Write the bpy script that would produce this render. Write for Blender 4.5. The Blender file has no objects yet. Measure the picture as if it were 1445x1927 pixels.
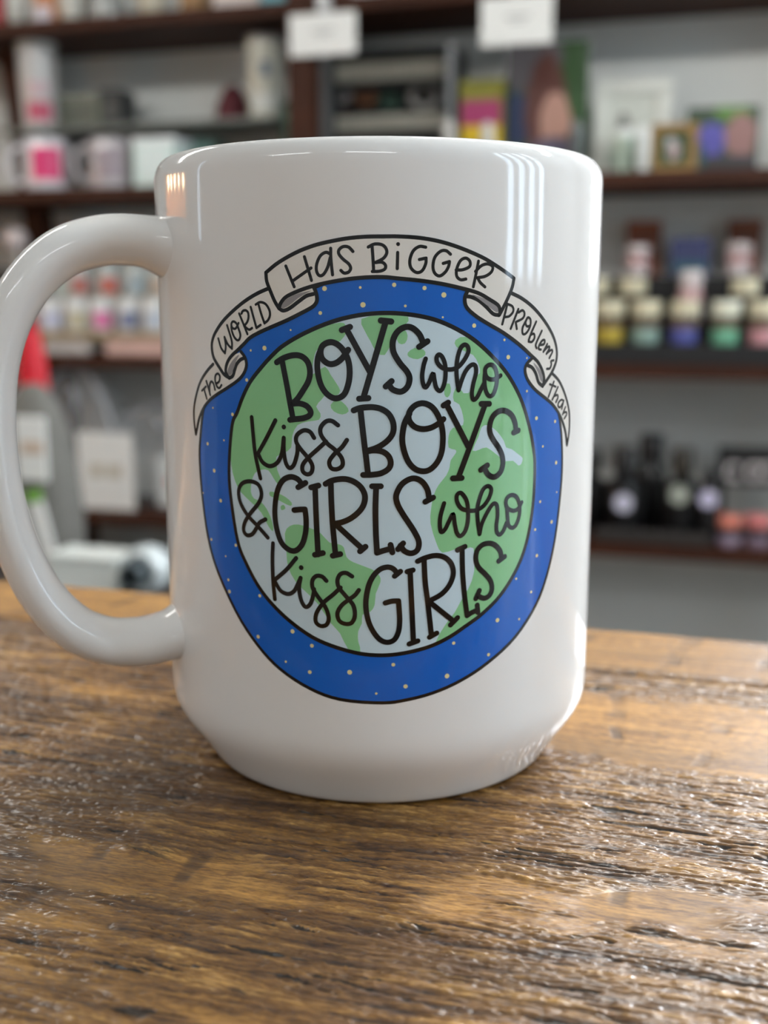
import bpy, bmesh, math, random
from mathutils import Vector, Matrix
from math import sin, cos, pi, radians, sqrt, atan2

random.seed(7)
scene = bpy.context.scene
COL = scene.collection

# ------------------------------------------------------------------ camera
F_PX, PITCH, YAW, DIST, CAM_H, LAT = 2080.0, 0.193, radians(16.3), 0.2213, 0.0905, 0.001
FWH = Vector((-sin(YAW), cos(YAW), 0)); RT = Vector((cos(YAW), sin(YAW), 0))
FW = FWH * cos(PITCH) - Vector((0, 0, sin(PITCH))); UP = FWH * sin(PITCH) + Vector((0, 0, cos(PITCH)))
CAM = -DIST * FWH + Vector((0, 0, CAM_H)) + LAT * RT
cam_data = bpy.data.cameras.new('camera'); cam = bpy.data.objects.new('camera', cam_data); COL.objects.link(cam)
cam.matrix_world = Matrix(((RT.x, UP.x, -FW.x, CAM.x), (RT.y, UP.y, -FW.y, CAM.y), (RT.z, UP.z, -FW.z, CAM.z), (0, 0, 0, 1)))
cam_data.sensor_fit = 'VERTICAL'; cam_data.sensor_height = 36.0
cam_data.lens = F_PX / 1927 * 36.0
cam_data.clip_start = 0.01; cam_data.clip_end = 50
cam_data.dof.use_dof = True
cam_data.dof.focus_distance = 0.178
cam_data.dof.aperture_fstop = cam_data.lens / 3.0
scene.camera = cam

# ------------------------------------------------------------------ world, daylight, exposure
world = bpy.data.worlds.new('overcast_sky'); scene.world = world; world.use_nodes = True
world.node_tree.nodes['Background'].inputs[0].default_value = (0.66, 0.83, 1.0, 1)
world.node_tree.nodes['Background'].inputs[1].default_value = 3.8
def area_light(name, loc, direction, sx, sy, power, color):
    l = bpy.data.lights.new(name, 'AREA'); l.shape = 'RECTANGLE'; l.size = sx; l.size_y = sy; l.energy = power; l.color = color
    o = bpy.data.objects.new(name, l); COL.objects.link(o); o.location = loc
    o.rotation_euler = Vector(direction).to_track_quat('-Z', 'Y').to_euler(); return o
area_light('window_daylight', (1.99, 0.075, 0.85), (-1, 0, 0), 0.9, 1.5, 24, (0.64, 0.82, 1.0))
area_light('table_glare_light', (0.75, 1.92, 0.76), (0, -1, 0), 0.7, 1.28, 85, (0.90, 0.94, 1.0))  # added light behind the back wall, gives the table's right side its glare
scene.view_settings.view_transform = 'Standard'; scene.view_settings.look = 'None'
scene.view_settings.gamma = 1.0; scene.view_settings.use_curve_mapping = False
scene.view_settings.exposure = 0.1
scene.cycles.max_bounces = 6; scene.cycles.diffuse_bounces = 3; scene.cycles.glossy_bounces = 2
LAMPS = (24.0, 0.0, 10.5)   # brightness: added light bars before the shelves, middle and rear ceiling lamps

# ------------------------------------------------------------------ helpers
def lin(c):
    c = c / 255.0
    return c / 12.92 if c <= 0.04045 else ((c + 0.055) / 1.055) ** 2.4
def rgb(r, g, b): return (lin(r), lin(g), lin(b), 1)
def ray(px, py): return FW + (px - 722.5) / F_PX * RT - (py - 963.5) / F_PX * UP
def at(px, py, Y):
    r = ray(px, py); return CAM + r * ((Y - CAM.y) / r.y)

class NT:
    def __init__(s, name):
        s.m = bpy.data.materials.new(name); s.m.use_nodes = True; s.t = s.m.node_tree
        s.b = s.t.nodes['Principled BSDF']
    def n(s, typ, props=None, **inp):
        nd = s.t.nodes.new(typ)
        for k, v in (props or {}).items(): setattr(nd, k, v)
        for k, v in inp.items(): s.set(nd, k, v)
        return nd
    def set(s, nd, k, v):
        key = int(k[1:]) if k[0] == 'i' and k[1:].isdigit() else k.replace('_', ' ')
        sock = nd.inputs[key]
        if isinstance(v, bpy.types.NodeSocket): s.t.links.new(v, sock)
        else: sock.default_value = v
    def math(s, op, a, b=0.0, c=None, clamp=False):
        nd = s.n('ShaderNodeMath', dict(operation=op, use_clamp=clamp), i0=a, i1=b)
        if c is not None: s.set(nd, 'i2', c)
        return nd.outputs[0]
    def sstep(s, v, lo, hi):
        nd = s.n('ShaderNodeMapRange', dict(interpolation_type='SMOOTHSTEP'), Value=v)
        nd.inputs['From Min'].default_value = lo; nd.inputs['From Max'].default_value = hi
        return nd.outputs[0]
    def mix(s, f, a, b, mode='MIX'):
        nd = s.n('ShaderNodeMix', dict(data_type='RGBA', blend_type=mode))
        s.set(nd, 'i0', f); s.set(nd, 'i6', a); s.set(nd, 'i7', b); return nd.outputs[2]
    def noise(s, vec, scale, detail=3, rough=0.55, dist=0.0):
        return s.n('ShaderNodeTexNoise', None, Vector=vec, Scale=scale, Detail=detail, Roughness=rough, Distortion=dist).outputs[0]
    def mapping(s, vec, scale=(1, 1, 1), loc=(0, 0, 0), rot=(0, 0, 0)):
        nd = s.n('ShaderNodeMapping', None, Vector=vec)
        nd.inputs['Scale'].default_value = scale; nd.inputs['Location'].default_value = loc; nd.inputs['Rotation'].default_value = rot
        return nd.outputs[0]
    def coord(s, k='Object'): return s.n('ShaderNodeTexCoord').outputs[k]

MATS = {}
def mat(name, color, rough=0.5, metallic=0.0, var=0.12, scale=40.0, trans=0.0, coat=0.0, alpha=1.0, emit=None, estr=0.0):
    if name in MATS: return MATS[name]
    k = NT(name); c = color if len(color) == 4 else rgb(*color)
    nz = k.noise(k.coord(), scale, 3)
    dark = tuple(x * (1 - var) for x in c[:3]) + (1,); lite = tuple(min(1, x * (1 + var)) for x in c[:3]) + (1,)
    k.set(k.b, 'Base Color', k.mix(nz, dark, lite))
    k.b.inputs['Roughness'].default_value = rough; k.b.inputs['Metallic'].default_value = metallic
    k.b.inputs['Transmission Weight'].default_value = trans; k.b.inputs['Coat Weight'].default_value = coat
    k.b.inputs['Coat Roughness'].default_value = 0.05
    k.b.inputs['Alpha'].default_value = alpha
    if emit: k.b.inputs['Emission Color'].default_value = emit; k.b.inputs['Emission Strength'].default_value = estr
    MATS[name] = k.m; return k.m

def mesh_obj(name, verts, faces, material, parent=None, smooth=False, recenter=True, sharp=None):
    me = bpy.data.meshes.new(name)
    verts = [Vector(v) for v in verts]
    base = Vector((0, 0, 0))
    if recenter and verts:
        xs = [v.x for v in verts]; ys = [v.y for v in verts]; zs = [v.z for v in verts]
        base = Vector(((min(xs) + max(xs)) / 2, (min(ys) + max(ys)) / 2, min(zs)))
    me.from_pydata([v - base for v in verts], [], faces)
    me.materials.append(material)
    if smooth:
        me.polygons.foreach_set('use_smooth', [True] * len(me.polygons))
        if sharp is not None:
            try: me.set_sharp_from_angle(angle=radians(sharp))
            except Exception: pass
    me.update()
    o = bpy.data.objects.new(name, me); COL.objects.link(o); o.location = base
    if parent is not None:
        o.parent = parent; o.matrix_parent_inverse = Matrix.Translation(-world_loc(parent))
    return o
def world_loc(o):
    l = o.location.copy()
    if o.parent is not None: l = o['_w'] if '_w' in o else l   # meshes keep world coordinates in location
    return Vector(l)
def empty(name, loc):
    o = bpy.data.objects.new(name, None); COL.objects.link(o); o.location = loc; o.empty_display_size = 0.02; return o
def tag(o, label, cat=None, group=None, kind=None):
    if label: o['label'] = label
    if cat: o['category'] = cat
    if group: o['group'] = group
    if kind: o['kind'] = kind
    return o
def thing(name, label, cat, loc, group=None): return tag(empty(name, loc), label, cat, group)

def box_geo(x0, x1, y0, y1, z0, z1, b=0.0):
    """box with chamfered edges"""
    if b <= 0:
        v = [(x, y, z) for z in (z0, z1) for y in (y0, y1) for x in (x0, x1)]
        f = [(0, 2, 3, 1), (4, 5, 7, 6), (0, 1, 5, 4), (2, 6, 7, 3), (0, 4, 6, 2), (1, 3, 7, 5)]
        return v, f
    bm = bmesh.new(); bmesh.ops.create_cube(bm, size=1)
    for v in bm.verts: v.co = Vector(((x0 + x1) / 2 + v.co.x * (x1 - x0), (y0 + y1) / 2 + v.co.y * (y1 - y0), (z0 + z1) / 2 + v.co.z * (z1 - z0)))
    bmesh.ops.bevel(bm, geom=bm.edges[:], offset=b, segments=2, profile=0.6, affect='EDGES')
    bm.verts.index_update(); v = [tuple(q.co) for q in bm.verts]; f = [tuple(q.index for q in p.verts) for p in bm.faces]; bm.free()
    return v, f
def join(*geos):
    V, Fc = [], []
    for v, f in geos:
        n = len(V); V += list(v); Fc += [tuple(i + n for i in p) for p in f]
    return V, Fc
def box(name, m, x0, x1, y0, y1, z0, z1, parent=None, b=0.0): return mesh_obj(name, *box_geo(x0, x1, y0, y1, z0, z1, b), m, parent)
def lathe_geo(prof, cx=0, cy=0, cz=0, seg=32, close=True):
    V, Fc = [], []
    for (r, z) in prof:
        for i in range(seg):
            a = 2 * pi * i / seg; V.append((cx + r * cos(a), cy + r * sin(a), cz + z))
    for j in range(len(prof) - 1):
        for i in range(seg):
            k = (i + 1) % seg
            Fc.append((j * seg + i, j * seg + k, (j + 1) * seg + k, (j + 1) * seg + i))
    if close:
        if prof[0][0] > 1e-6: Fc.append(tuple(reversed(range(seg))))
        if prof[-1][0] > 1e-6: Fc.append(tuple((len(prof) - 1) * seg + i for i in range(seg)))
    return V, Fc
def lathe(name, m, prof, c, parent=None, seg=32, sharp=40): return mesh_obj(name, *lathe_geo(prof, c[0], c[1], c[2], seg), m, parent, smooth=True, sharp=sharp)
def catmull(pts, n=6, closed=False):
    P = [Vector(p) for p in pts]
    if len(P) < 3 and not closed:
        return [P[0].lerp(P[-1], i / n) for i in range(n + 1)]
    out = []; m = len(P); rng = m if closed else m - 1
    for i in range(rng):
        p1, p2 = P[i], P[(i + 1) % m]
        p0 = P[(i - 1) % m] if closed or i > 0 else p1 * 2 - p2
        p3 = P[(i + 2) % m] if closed or i + 2 < m else p2 * 2 - p1
        for k in range(n):
            t = k / n
            out.append(0.5 * ((2 * p1) + (p2 - p0) * t + (2 * p0 - 5 * p1 + 4 * p2 - p3) * t * t + (3 * p1 - p0 - 3 * p2 + p3) * t ** 3))
    if not closed: out.append(P[-1].copy())
    return out
def tube_geo(pts, rad, seg=12, side=None, caps=True):
    """sweep an ellipse: rad(i)->(a,b); side fixes the b-axis direction"""
    V, Fc = [], []; n = len(pts)
    for i, p in enumerate(pts):
        t = (pts[min(i + 1, n - 1)] - pts[max(i - 1, 0)]).normalized()
        s = side if side is not None else (Vector((0, 0, 1)) if abs(t.z) < 0.9 else Vector((1, 0, 0)))
        nrm = t.cross(s).normalized(); bn = nrm.cross(t).normalized()
        a, b = rad(i / (n - 1))
        for k in range(seg):
            w = 2 * pi * k / seg; V.append(p + nrm * (a * cos(w)) + bn * (b * sin(w)))
    for i in range(n - 1):
        for k in range(seg):
            q = (k + 1) % seg; Fc.append((i * seg + k, i * seg + q, (i + 1) * seg + q, (i + 1) * seg + k))
    if caps: Fc.append(tuple(reversed(range(seg)))); Fc.append(tuple((n - 1) * seg + k for k in range(seg)))
    return V, Fc
def disc_geo(c, r, nrm_y, seg=24, th=0.001):
    """thin coin facing -Y"""
    V = []; Fc = []
    for y in (c[1], c[1] - th):
        for k in range(seg): V.append((c[0] + r * cos(2 * pi * k / seg), y, c[2] + r * sin(2 * pi * k / seg)))
    for k in range(seg):
        q = (k + 1) % seg; Fc.append((k, seg + k, seg + q, q))
    Fc.append(tuple(range(seg))); Fc.append(tuple(seg + k for k in reversed(range(seg)))); return V, Fc

# ------------------------------------------------------------------ surface materials
def wall_material(name, c, bump=0.15):
    k = NT(name); v = k.coord(); nz = k.noise(v, 3.0, 4)
    k.set(k.b, 'Base Color', k.mix(nz, tuple(x * 0.93 for x in c[:3]) + (1,), c)); k.b.inputs['Roughness'].default_value = 0.75
    bp = k.n('ShaderNodeBump', None, Height=k.noise(v, 220, 2), Strength=bump, Distance=0.001); k.set(k.b, 'Normal', bp.outputs[0])
    return k.m
def dark_wood():
    k = NT('dark_stained_wood'); v = k.mapping(k.coord(), (6, 60, 60)); nz = k.noise(v, 1.0, 4, 0.6, 0.5)
    k.set(k.b, 'Base Color', k.mix(nz, rgb(30, 14, 7), rgb(82, 42, 22))); k.b.inputs['Roughness'].default_value = 0.6; k.b.inputs['Specular IOR Level'].default_value = 0.25
    bp = k.n('ShaderNodeBump', None, Height=nz, Strength=0.2, Distance=0.001); k.set(k.b, 'Normal', bp.outputs[0]); return k.m
def table_wood():
    k = NT('reclaimed_wood'); co = k.coord()
    def con(v, lo=0.36, hi=0.64):
        nd = k.n('ShaderNodeMapRange', None, Value=v); nd.inputs['From Min'].default_value = lo; nd.inputs['From Max'].default_value = hi; return nd.outputs[0]
    sep = k.n('ShaderNodeSeparateXYZ', None, Vector=co); X, Y = sep.outputs[0], sep.outputs[1]
    warp = k.n('ShaderNodeTexNoise', None, Vector=k.mapping(co, (10, 30, 1)), Scale=1.0, Detail=3)
    wv = k.n('ShaderNodeVectorMath', dict(operation='MULTIPLY_ADD')); k.set(wv, 'i0', warp.outputs['Color']); wv.inputs[1].default_value = (0.006, 0.008, 0); k.set(wv, 'i2', co)
    W = wv.outputs[0]
    edge = k.noise(k.mapping(co, (60, 90, 1), (4, 4, 0)), 1.0, 4, 0.65)
    Yw = k.math('MULTIPLY_ADD', k.math('SUBTRACT', k.noise(k.mapping(co, (14, 6, 1)), 1.0, 3), 0.5), 0.022, k.math('MULTIPLY_ADD', k.math('SUBTRACT', edge, 0.5), 0.012, Y))
    # flatter, sawn bands with ragged edges
    broken = k.sstep(k.noise(k.mapping(co, (28, 60, 1), (2, 7, 0)), 1.0, 3), 0.36, 0.52)
    bandA = k.math('MULTIPLY', k.math('SUBTRACT', 1.0, k.sstep(k.math('ABSOLUTE', k.math('ADD', k.math('MULTIPLY_ADD', X, -0.13, Yw), 0.0613)), 0.004, 0.0080)), broken)
    bandB = k.math('MULTIPLY', k.math('MULTIPLY', k.sstep(Yw, -0.004, 0.002), k.math('SUBTRACT', 1.0, k.sstep(Yw, 0.030, 0.042))), k.sstep(X, -0.045, 0.025))
    bandC = k.math('MULTIPLY', k.sstep(Yw, 0.052, 0.058), 0.85)
    patch = k.sstep(k.noise(k.mapping(co, (12, 70, 1)), 1.0, 3), 0.58, 0.66)
    smooth = k.math('MAXIMUM', k.math('MAXIMUM', bandA, bandB), k.math('MAXIMUM', bandC, k.math('MULTIPLY', patch, 0.7)))
    rough = k.math('SUBTRACT', 1.0, smooth)
    # fibres, splinters, cracks
    fib = con(k.noise(k.mapping(W, (85, 900, 1)), 1.0, 3, 0.7, 0.4))
    fib2 = con(k.noise(k.mapping(W, (26, 250, 1), (3, 1, 0)), 1.0, 3, 0.65, 0.5))
    fine = con(k.noise(k.mapping(W, (420, 1700, 1)), 1.0, 2, 0.65))
    crk = k.noise(k.mapping(W, (34, 330, 1), (7, 2, 0)), 1.0, 3, 0.6, 0.7)
    crack = k.math('MULTIPLY', k.math('SUBTRACT', 1.0, k.sstep(crk, 0.355, 0.385)), k.math('MULTIPLY_ADD', rough, 0.9, 0.1))
    chip = k.sstep(k.noise(k.mapping(W, (110, 800, 1), (1, 9, 0)), 1.0, 3, 0.7, 0.8), 0.49, 0.525)
    saw = k.n('ShaderNodeTexWave', dict(wave_type='BANDS', bands_direction='X'), Vector=k.mapping(co, (1, 1, 1), (0.013, 0, 0), (0, 0, radians(9))), Scale=14.0, Distortion=5.0, Detail=3, Detail_Scale=1.2).outputs[1]
    saw2 = k.noise(k.mapping(co, (260, 25, 1), (0, 0, 0), (0, 0, radians(9))), 1.0, 3)
    sawl = k.math('MULTIPLY', k.math('MAXIMUM', k.sstep(saw, 0.90, 0.985), k.math('MULTIPLY', k.sstep(saw2, 0.58, 0.72), 0.45)), k.math('MULTIPLY', k.math('MULTIPLY_ADD', smooth, 0.85, 0.15), k.sstep(k.noise(k.mapping(co, (40, 110, 1)), 1.0, 3), 0.42, 0.62)))
    big = k.noise(k.mapping(co, (9, 34, 1)), 1.0, 3)
    cr = k.n('ShaderNodeValToRGB', None, Fac=k.math('ADD', k.math('MULTIPLY', fib2, 0.40), k.math('ADD', k.math('MULTIPLY', fib, 0.38), k.math('MULTIPLY', fine, 0.22))))
    el = cr.color_ramp.elements
    el[0].position = 0.16; el[0].color = rgb(46, 25, 9); el[1].position = 0.92; el[1].color = rgb(204, 156, 86)
    e = el.new(0.34); e.color = rgb(92, 59, 23); e = el.new(0.62); e.color = rgb(138, 96, 43)
    cs = k.n('ShaderNodeValToRGB', None, Fac=k.math('ADD', k.math('MULTIPLY', con(k.noise(k.mapping(W, (30, 360, 1)), 1.0, 4)), 0.5), k.math('MULTIPLY', fine, 0.5)))
    el = cs.color_ramp.elements
    el[0].position = 0.1; el[0].color = rgb(126, 82, 30); el[1].position = 0.9; el[1].color = rgb(220, 162, 78)
    col = k.mix(k.math('MULTIPLY', smooth, 0.8), cr.outputs[0], cs.outputs[0])
    col = k.mix(k.sstep(big, 0.52, 0.32), col, k.mix(0.55, col, rgb(66, 42, 24)))
    col = k.mix(k.math('MULTIPLY', sawl, 0.7), col, rgb(58, 36, 20))
    col = k.mix(k.math('MULTIPLY', crack, 0.94), col, rgb(20, 11, 6))
    k.set(k.b, 'Base Color', col)
    k.set(k.b, 'Roughness', k.math('MULTIPLY_ADD', fine, 0.12, 0.40))
    k.b.inputs['Specular IOR Level'].default_value = 0.5
    k.b.inputs['Coat Weight'].default_value = 0.8; k.b.inputs['Coat Roughness'].default_value = 0.2
    amp = k.math('MULTIPLY_ADD', rough, 0.92, 0.08)
    h = k.math('MULTIPLY', k.math('ADD', k.math('MULTIPLY', k.math('ADD', k.math('MULTIPLY', k.math('SNAP', fib, 0.25), 0.6), k.math('MULTIPLY', fib, 0.4)), 0.40), k.math('ADD', k.math('MULTIPLY', fib2, 0.36), k.math('MULTIPLY', chip, 0.24))), amp)
    h = k.math('SUBTRACT', h, k.math('MULTIPLY', crack, 0.55))
    h = k.math('SUBTRACT', h, k.math('MULTIPLY', sawl, 0.15))
    h = k.math('ADD', k.math('MULTIPLY', k.math('MULTIPLY', fine, 0.16), amp), h)
    dp = k.n('ShaderNodeDisplacement', None, Height=h, Midlevel=1.1, Scale=0.0008)
    k.t.links.new(dp.outputs[0], k.t.nodes['Material Output'].inputs['Displacement'])
    k.m.displacement_method = 'DISPLACEMENT'
    return k.m
WALL = wall_material('grey_wall_paint', rgb(220, 223, 220)); WARMWALL = wall_material('warm_wall_paint', rgb(204, 204, 202))
CEIL = wall_material('ceiling_paint', rgb(225, 222, 214)); FLOOR = wall_material('floor_vinyl', rgb(118, 110, 102), 0.05)
DWOOD = dark_wood(); TWOOD = table_wood()

# ------------------------------------------------------------------ room shell
FZ, CZ, WY, LX, RX, FY = -0.90, 1.95, 1.83, -2.6, 1.9, -3.2
def struct(name, geo, m, parent=None):
    o = mesh_obj(name, *geo, m, parent)
    if parent is None: o['kind'] = 'structure'
    return o
struct('floor', box_geo(LX - .1, RX + .1, FY - .1, WY + .1, FZ - .1, FZ), FLOOR)
struct('ceiling', box_geo(LX - .1, RX + .1, FY - .1, WY + .1, CZ, CZ + .1), CEIL)
bx0, bx1, bz0, bz1 = 0.40, 1.10, 0.12, 1.40      # unseen window added right of the shelves for glare on the table
struct('wall_back', join(box_geo(LX - .1, bx0, WY, WY + .1, FZ, CZ), box_geo(bx1, RX + .1, WY, WY + .1, FZ, CZ), box_geo(bx0, bx1, WY, WY + .1, FZ, bz0), box_geo(bx0, bx1, WY, WY + .1, bz1, CZ)), WALL)
struct('wall_front', box_geo(LX - .1, RX + .1, FY - .1, FY, FZ, CZ), WARMWALL)
wy0, wy1, wz0, wz1 = -0.37, 0.52, 0.10, 1.60      # window in the right wall
struct('wall_right', join(box_geo(RX, RX + .1, FY, -.56, FZ, CZ), box_geo(RX, RX + .1, -.56, -.42, FZ, -.30), box_geo(RX, RX + .1, -.56, -.42, -.02, CZ), box_geo(RX, RX + .1, -.42, wy0, FZ, CZ), box_geo(RX, RX + .1, wy1, WY, FZ, CZ), box_geo(RX, RX + .1, wy0, wy1, FZ, wz0), box_geo(RX, RX + .1, wy0, wy1, wz1, CZ)), WALL)
ly0, ly1, lz0, lz1 = -0.43, -0.33, -0.75, 1.30    # narrow sidelight in the left wall
struct('wall_left', join(box_geo(LX - .1, LX, FY, ly0, FZ, CZ), box_geo(LX - .1, LX, ly1, WY, FZ, CZ), box_geo(LX - .1, LX, ly0, ly1, FZ, lz0), box_geo(LX - .1, LX, ly0, ly1, lz1, CZ)), WARMWALL)
WHITEWOOD = mat('white_painted_wood', (232, 232, 228), 0.4)
w = empty('window_1', (RX + .05, 0.05, wz0)); w['kind'] = 'structure'
for i in range(5):
    y = wy0 + (wy1 - wy0) * i / 4; box('mullion', WHITEWOOD, RX + .02, RX + .07, y - .055, y + .055, wz0, wz1, w)
for z in (wz0, 0.95, wz1): box('rail', WHITEWOOD, RX + .025, RX + .065, wy0, wy1, z - .025, z + .025, w)

w = empty('added_glare_window', ((bx0 + bx1) / 2, WY + .05, bz0)); w['kind'] = 'structure'
for x in (bx0 + .02, (bx0 + bx1) / 2, bx1 - .02): box('mullion', WHITEWOOD, x - .02, x + .02, WY + .02, WY + .07, bz0, bz1, w)
for z in (bz0, 0.76, bz1): box('rail', WHITEWOOD, bx0, bx1, WY + .025, WY + .065, z - .02, z + .02, w)

# ------------------------------------------------------------------ table
tb = thing('table', 'worn reclaimed wood table under the large white printed mug', 'table', (0, -0.25, FZ))
def spaced(lo, hi, d0, d1, fine, coarse):
    out = [lo]
    while out[-1] < hi - 1e-6:
        x = out[-1]; st = fine if d0 <= x < d1 else min(coarse, max(fine, (d0 - x) if x < d0 else coarse)); out.append(min(hi, x + st))
    return out
def plank(y0, y1, fx, fy, x0=-0.85, x1=0.85):
    """one board: a finely divided worn top face, with plain sides and underside"""
    import numpy as np
    xs = np.array(spaced(x0, x1, -0.19, 0.13, fx, 0.05)); ys = np.array(spaced(y0, y1, -0.118, 0.10, fy, 0.03)); nx, ny = len(xs), len(ys)
    gx, gy = np.meshgrid(xs, ys); e = np.minimum(gy - y0, y1 - gy); z = -0.0012 * np.clip(1 - e / 0.0012, 0, 1) ** 2
    V = np.stack([gx, gy, z], -1).reshape(-1, 3); idx = np.arange(nx * ny).reshape(ny, nx)
    quads = np.stack([idx[:-1, :-1], idx[:-1, 1:], idx[1:, 1:], idx[1:, :-1]], -1).reshape(-1, 4)
    rim = np.concatenate([idx[0, :-1], idx[:-1, -1], idx[-1, :0:-1], idx[:0:-1, 0]]); m = len(rim); nb = len(V)
    B = V[rim].copy(); B[:, 2] = -0.04; V = np.concatenate([V, B]); nxt = np.roll(np.arange(m), -1)
    sides = np.stack([rim, nb + np.arange(m), nb + nxt, rim[nxt]], -1); quads = np.concatenate([quads, sides])
    me = bpy.data.meshes.new('plank'); nq = len(quads)
    me.vertices.add(len(V)); me.vertices.foreach_set('co', V.astype('f4').ravel())
    me.loops.add(nq * 4 + m); me.loops.foreach_set('vertex_index', np.concatenate([quads.ravel(), (nb + np.arange(m))[::-1]]).astype('i4'))
    me.polygons.add(nq + 1); me.polygons.foreach_set('loop_start', np.arange(nq + 1, dtype='i4') * 4)
    me.update(calc_edges=True); me.validate(); me.materials.append(TWOOD)
    me.polygons.foreach_set('use_smooth', [True] * len(me.polygons))
    o = bpy.data.objects.new('plank', me); COL.objects.link(o); o.parent = tb; o.matrix_parent_inverse = Matrix.Translation(-tb.location)
    return o
plank(0.0525, 0.090, 0.0005, 0.0004)
plank(-0.150, 0.0520, 0.00035, 0.0002)
for i in range(3): plank(-0.152 - 0.15 * (i + 1), -0.1525 - 0.15 * i, 0.03, 0.03)
for x in (-0.78, 0.78):
    for y in (-0.54, 0.03): box('leg', DWOOD, x - .03, x + .03, y - .03, y + .03, FZ, -0.04, tb, 0.003)
for y in (-0.54, 0.03): box('apron', DWOOD, -0.75, 0.75, y - .012, y + .012, -0.12, -0.04, tb)

# ------------------------------------------------------------------ the large mug
R, MH = 0.0425, 0.1152
def ceramic(name, c, var=0.02):
    k = NT(name); nz = k.noise(k.coord(), 60, 2)
    k.set(k.b, 'Base Color', k.mix(nz, tuple(x * (1 - var) for x in c[:3]) + (1,), c))
    k.b.inputs['Roughness'].default_value = 0.07; k.b.inputs['IOR'].default_value = 1.5
    k.b.inputs['Coat Weight'].default_value = 0.08; k.b.inputs['Coat Roughness'].default_value = 0.02
    bp = k.n('ShaderNodeBump', None, Height=k.noise(k.mapping(k.coord(), (1, 1, 0.35)), 140, 2), Strength=0.05, Distance=0.0005)
    k.set(k.b, 'Normal', bp.outputs[0]); k.set(k.b, 'Coat Normal', bp.outputs[0])
    return k.m
CER = ceramic('white_glazed_ceramic', rgb(246, 244, 241))
mug = thing('mug', 'large white glossy mug with a blue globe design and hand-lettered words, on the wooden table', 'mug', (0, 0, 0))
prof = [(0, .0012), (.0300, .0012), (.0318, 0.0), (.0338, 0.0), (.0347, .0003), (.0353, .0010), (.0361, .0023), (.0376, .0046), (.0391, .0068), (.0405, .0088), (.0415, .0106), (.0422, .0125), (.0425, .0147), (.0425, .0170)]
prof += [(R, .017 + (MH - .0042 - .017) * i / 12) for i in range(1, 13)]
for i in range(1, 15):
    a = pi * i / 14
    if a <= pi / 2: prof.append((R - .0030 + .0030 * cos(a), MH - .0042 + .0042 * sin(a)))
    else: prof.append((R - .0030 + .0018 * cos(a), MH - .0032 + .0032 * sin(a)))
prof += [(R - .0049, MH - .012), (R - .0050, .03), (R - .0055, .015), (R - .010, .008), (.020, .0062), (0, .006)]
pr = []
for r_, z_ in prof: pr.append((max(r_, 1e-7), z_))
mesh_obj('body', *lathe_geo(pr, 0, 0, 0, 360, close=False), CER, mug, smooth=True)
# handle: side view traced as (distance from axis, height), swept with an oval section
HD = (-RT * cos(radians(21)) - FWH * sin(radians(21))).normalized()
hside = HD.cross(Vector((0, 0, 1))).normalized()
def hp(r, z): return HD * r + Vector((0, 0, z))
hpts = [hp(*q) for q in [(.0385, .0990), (.0420, .0995), (.0470, .1003), (.0530, .1001), (.0595, .0980), (.0652, .0932), (.0694, .0866), (.0720, .0784), (.0730, .0690),
        (.0728, .0595), (.0716, .0505), (.0692, .0422), (.0656, .0348), (.0607, .0292), (.0550, .0262), (.0490, .0254), (.0440, .0260), (.0405, .0269), (.0385, .0273)]]
hc = catmull(hpts, 8)
def hrad(t):
    e = min(t, 1 - t); fl = max(0.0, 1 - e / 0.11) ** 2
    mid = 0.5 - 0.5 * cos(2 * pi * t)
    return (.0047 - .0008 * mid + .0036 * fl, .0070 - .0004 * mid + .0046 * fl)
mesh_obj('handle', *tube_geo(hc, hrad, 40, hside), CER, mug, smooth=True)

# ---- printed design: drawn on the cylinder surface in (arc length, height)
VIEW = dict(A=(350, 420, 3.905), B=(710, 420, 3.803), C=(360, 800, 3.569), D=(710, 840, 3.854), E=(650, 740, 8.028), F=(810, 720, 8.028),
            G=(590, 880, 8.028), H=(670, 1020, 8.028), I=(820, 1000, 8.028), J=(490, 430, 6.02), K=(355, 540, 6.883), L=(860, 480, 5.209), P=(0, 0, 1.0))
def surf(px, py):
    """photo point -> (arc length, height) on the mug's wall"""
    d = ray(px, py); a = d.x ** 2 + d.y ** 2; b = 2 * (CAM.x * d.x + CAM.y * d.y); c = CAM.x ** 2 + CAM.y ** 2 - R * R
    disc = b * b - 4 * a * c
    t = (-b - sqrt(max(disc, 0))) / (2 * a); q = CAM + d * t
    return Vector((R * atan2(q.x, -q.y), q.z))
def S(view, *pts):
    ox, oy, s = VIEW[view]; return [surf(ox + x / s, oy + y / s) for x, y in pts]
def stroke_geo(pts, w, n=5, caps=True, closed=False):
    c = catmull(pts, n, closed); V, Fc = [], []; m = len(c)
    for i, p in enumerate(c):
        a = c[(i - 1) % m] if closed or i > 0 else p; b = c[(i + 1) % m] if closed or i < m - 1 else p
        t = (b - a); t = t.normalized() if t.length > 1e-9 else Vector((1, 0)); nr = Vector((-t.y, t.x)) * (w / 2)
        V += [p + nr, p - nr]
    for i in range(m if closed else m - 1):
        j = (i + 1) % m; Fc.append((2 * i, 2 * i + 1, 2 * j + 1, 2 * j))
    if caps and not closed:
        for p, q in ((c[0], c[1]), (c[-1], c[-2])):
            d = (p - q).normalized(); a0 = atan2(d.y, d.x); n0 = len(V); V.append(p.copy())
            for k in range(9):
                a = a0 - pi / 2 + pi * k / 8; V.append(p + Vector((cos(a), sin(a))) * (w / 2))
            for k in range(8): Fc.append((n0, n0 + 1 + k, n0 + 2 + k))
    return V, Fc
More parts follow.
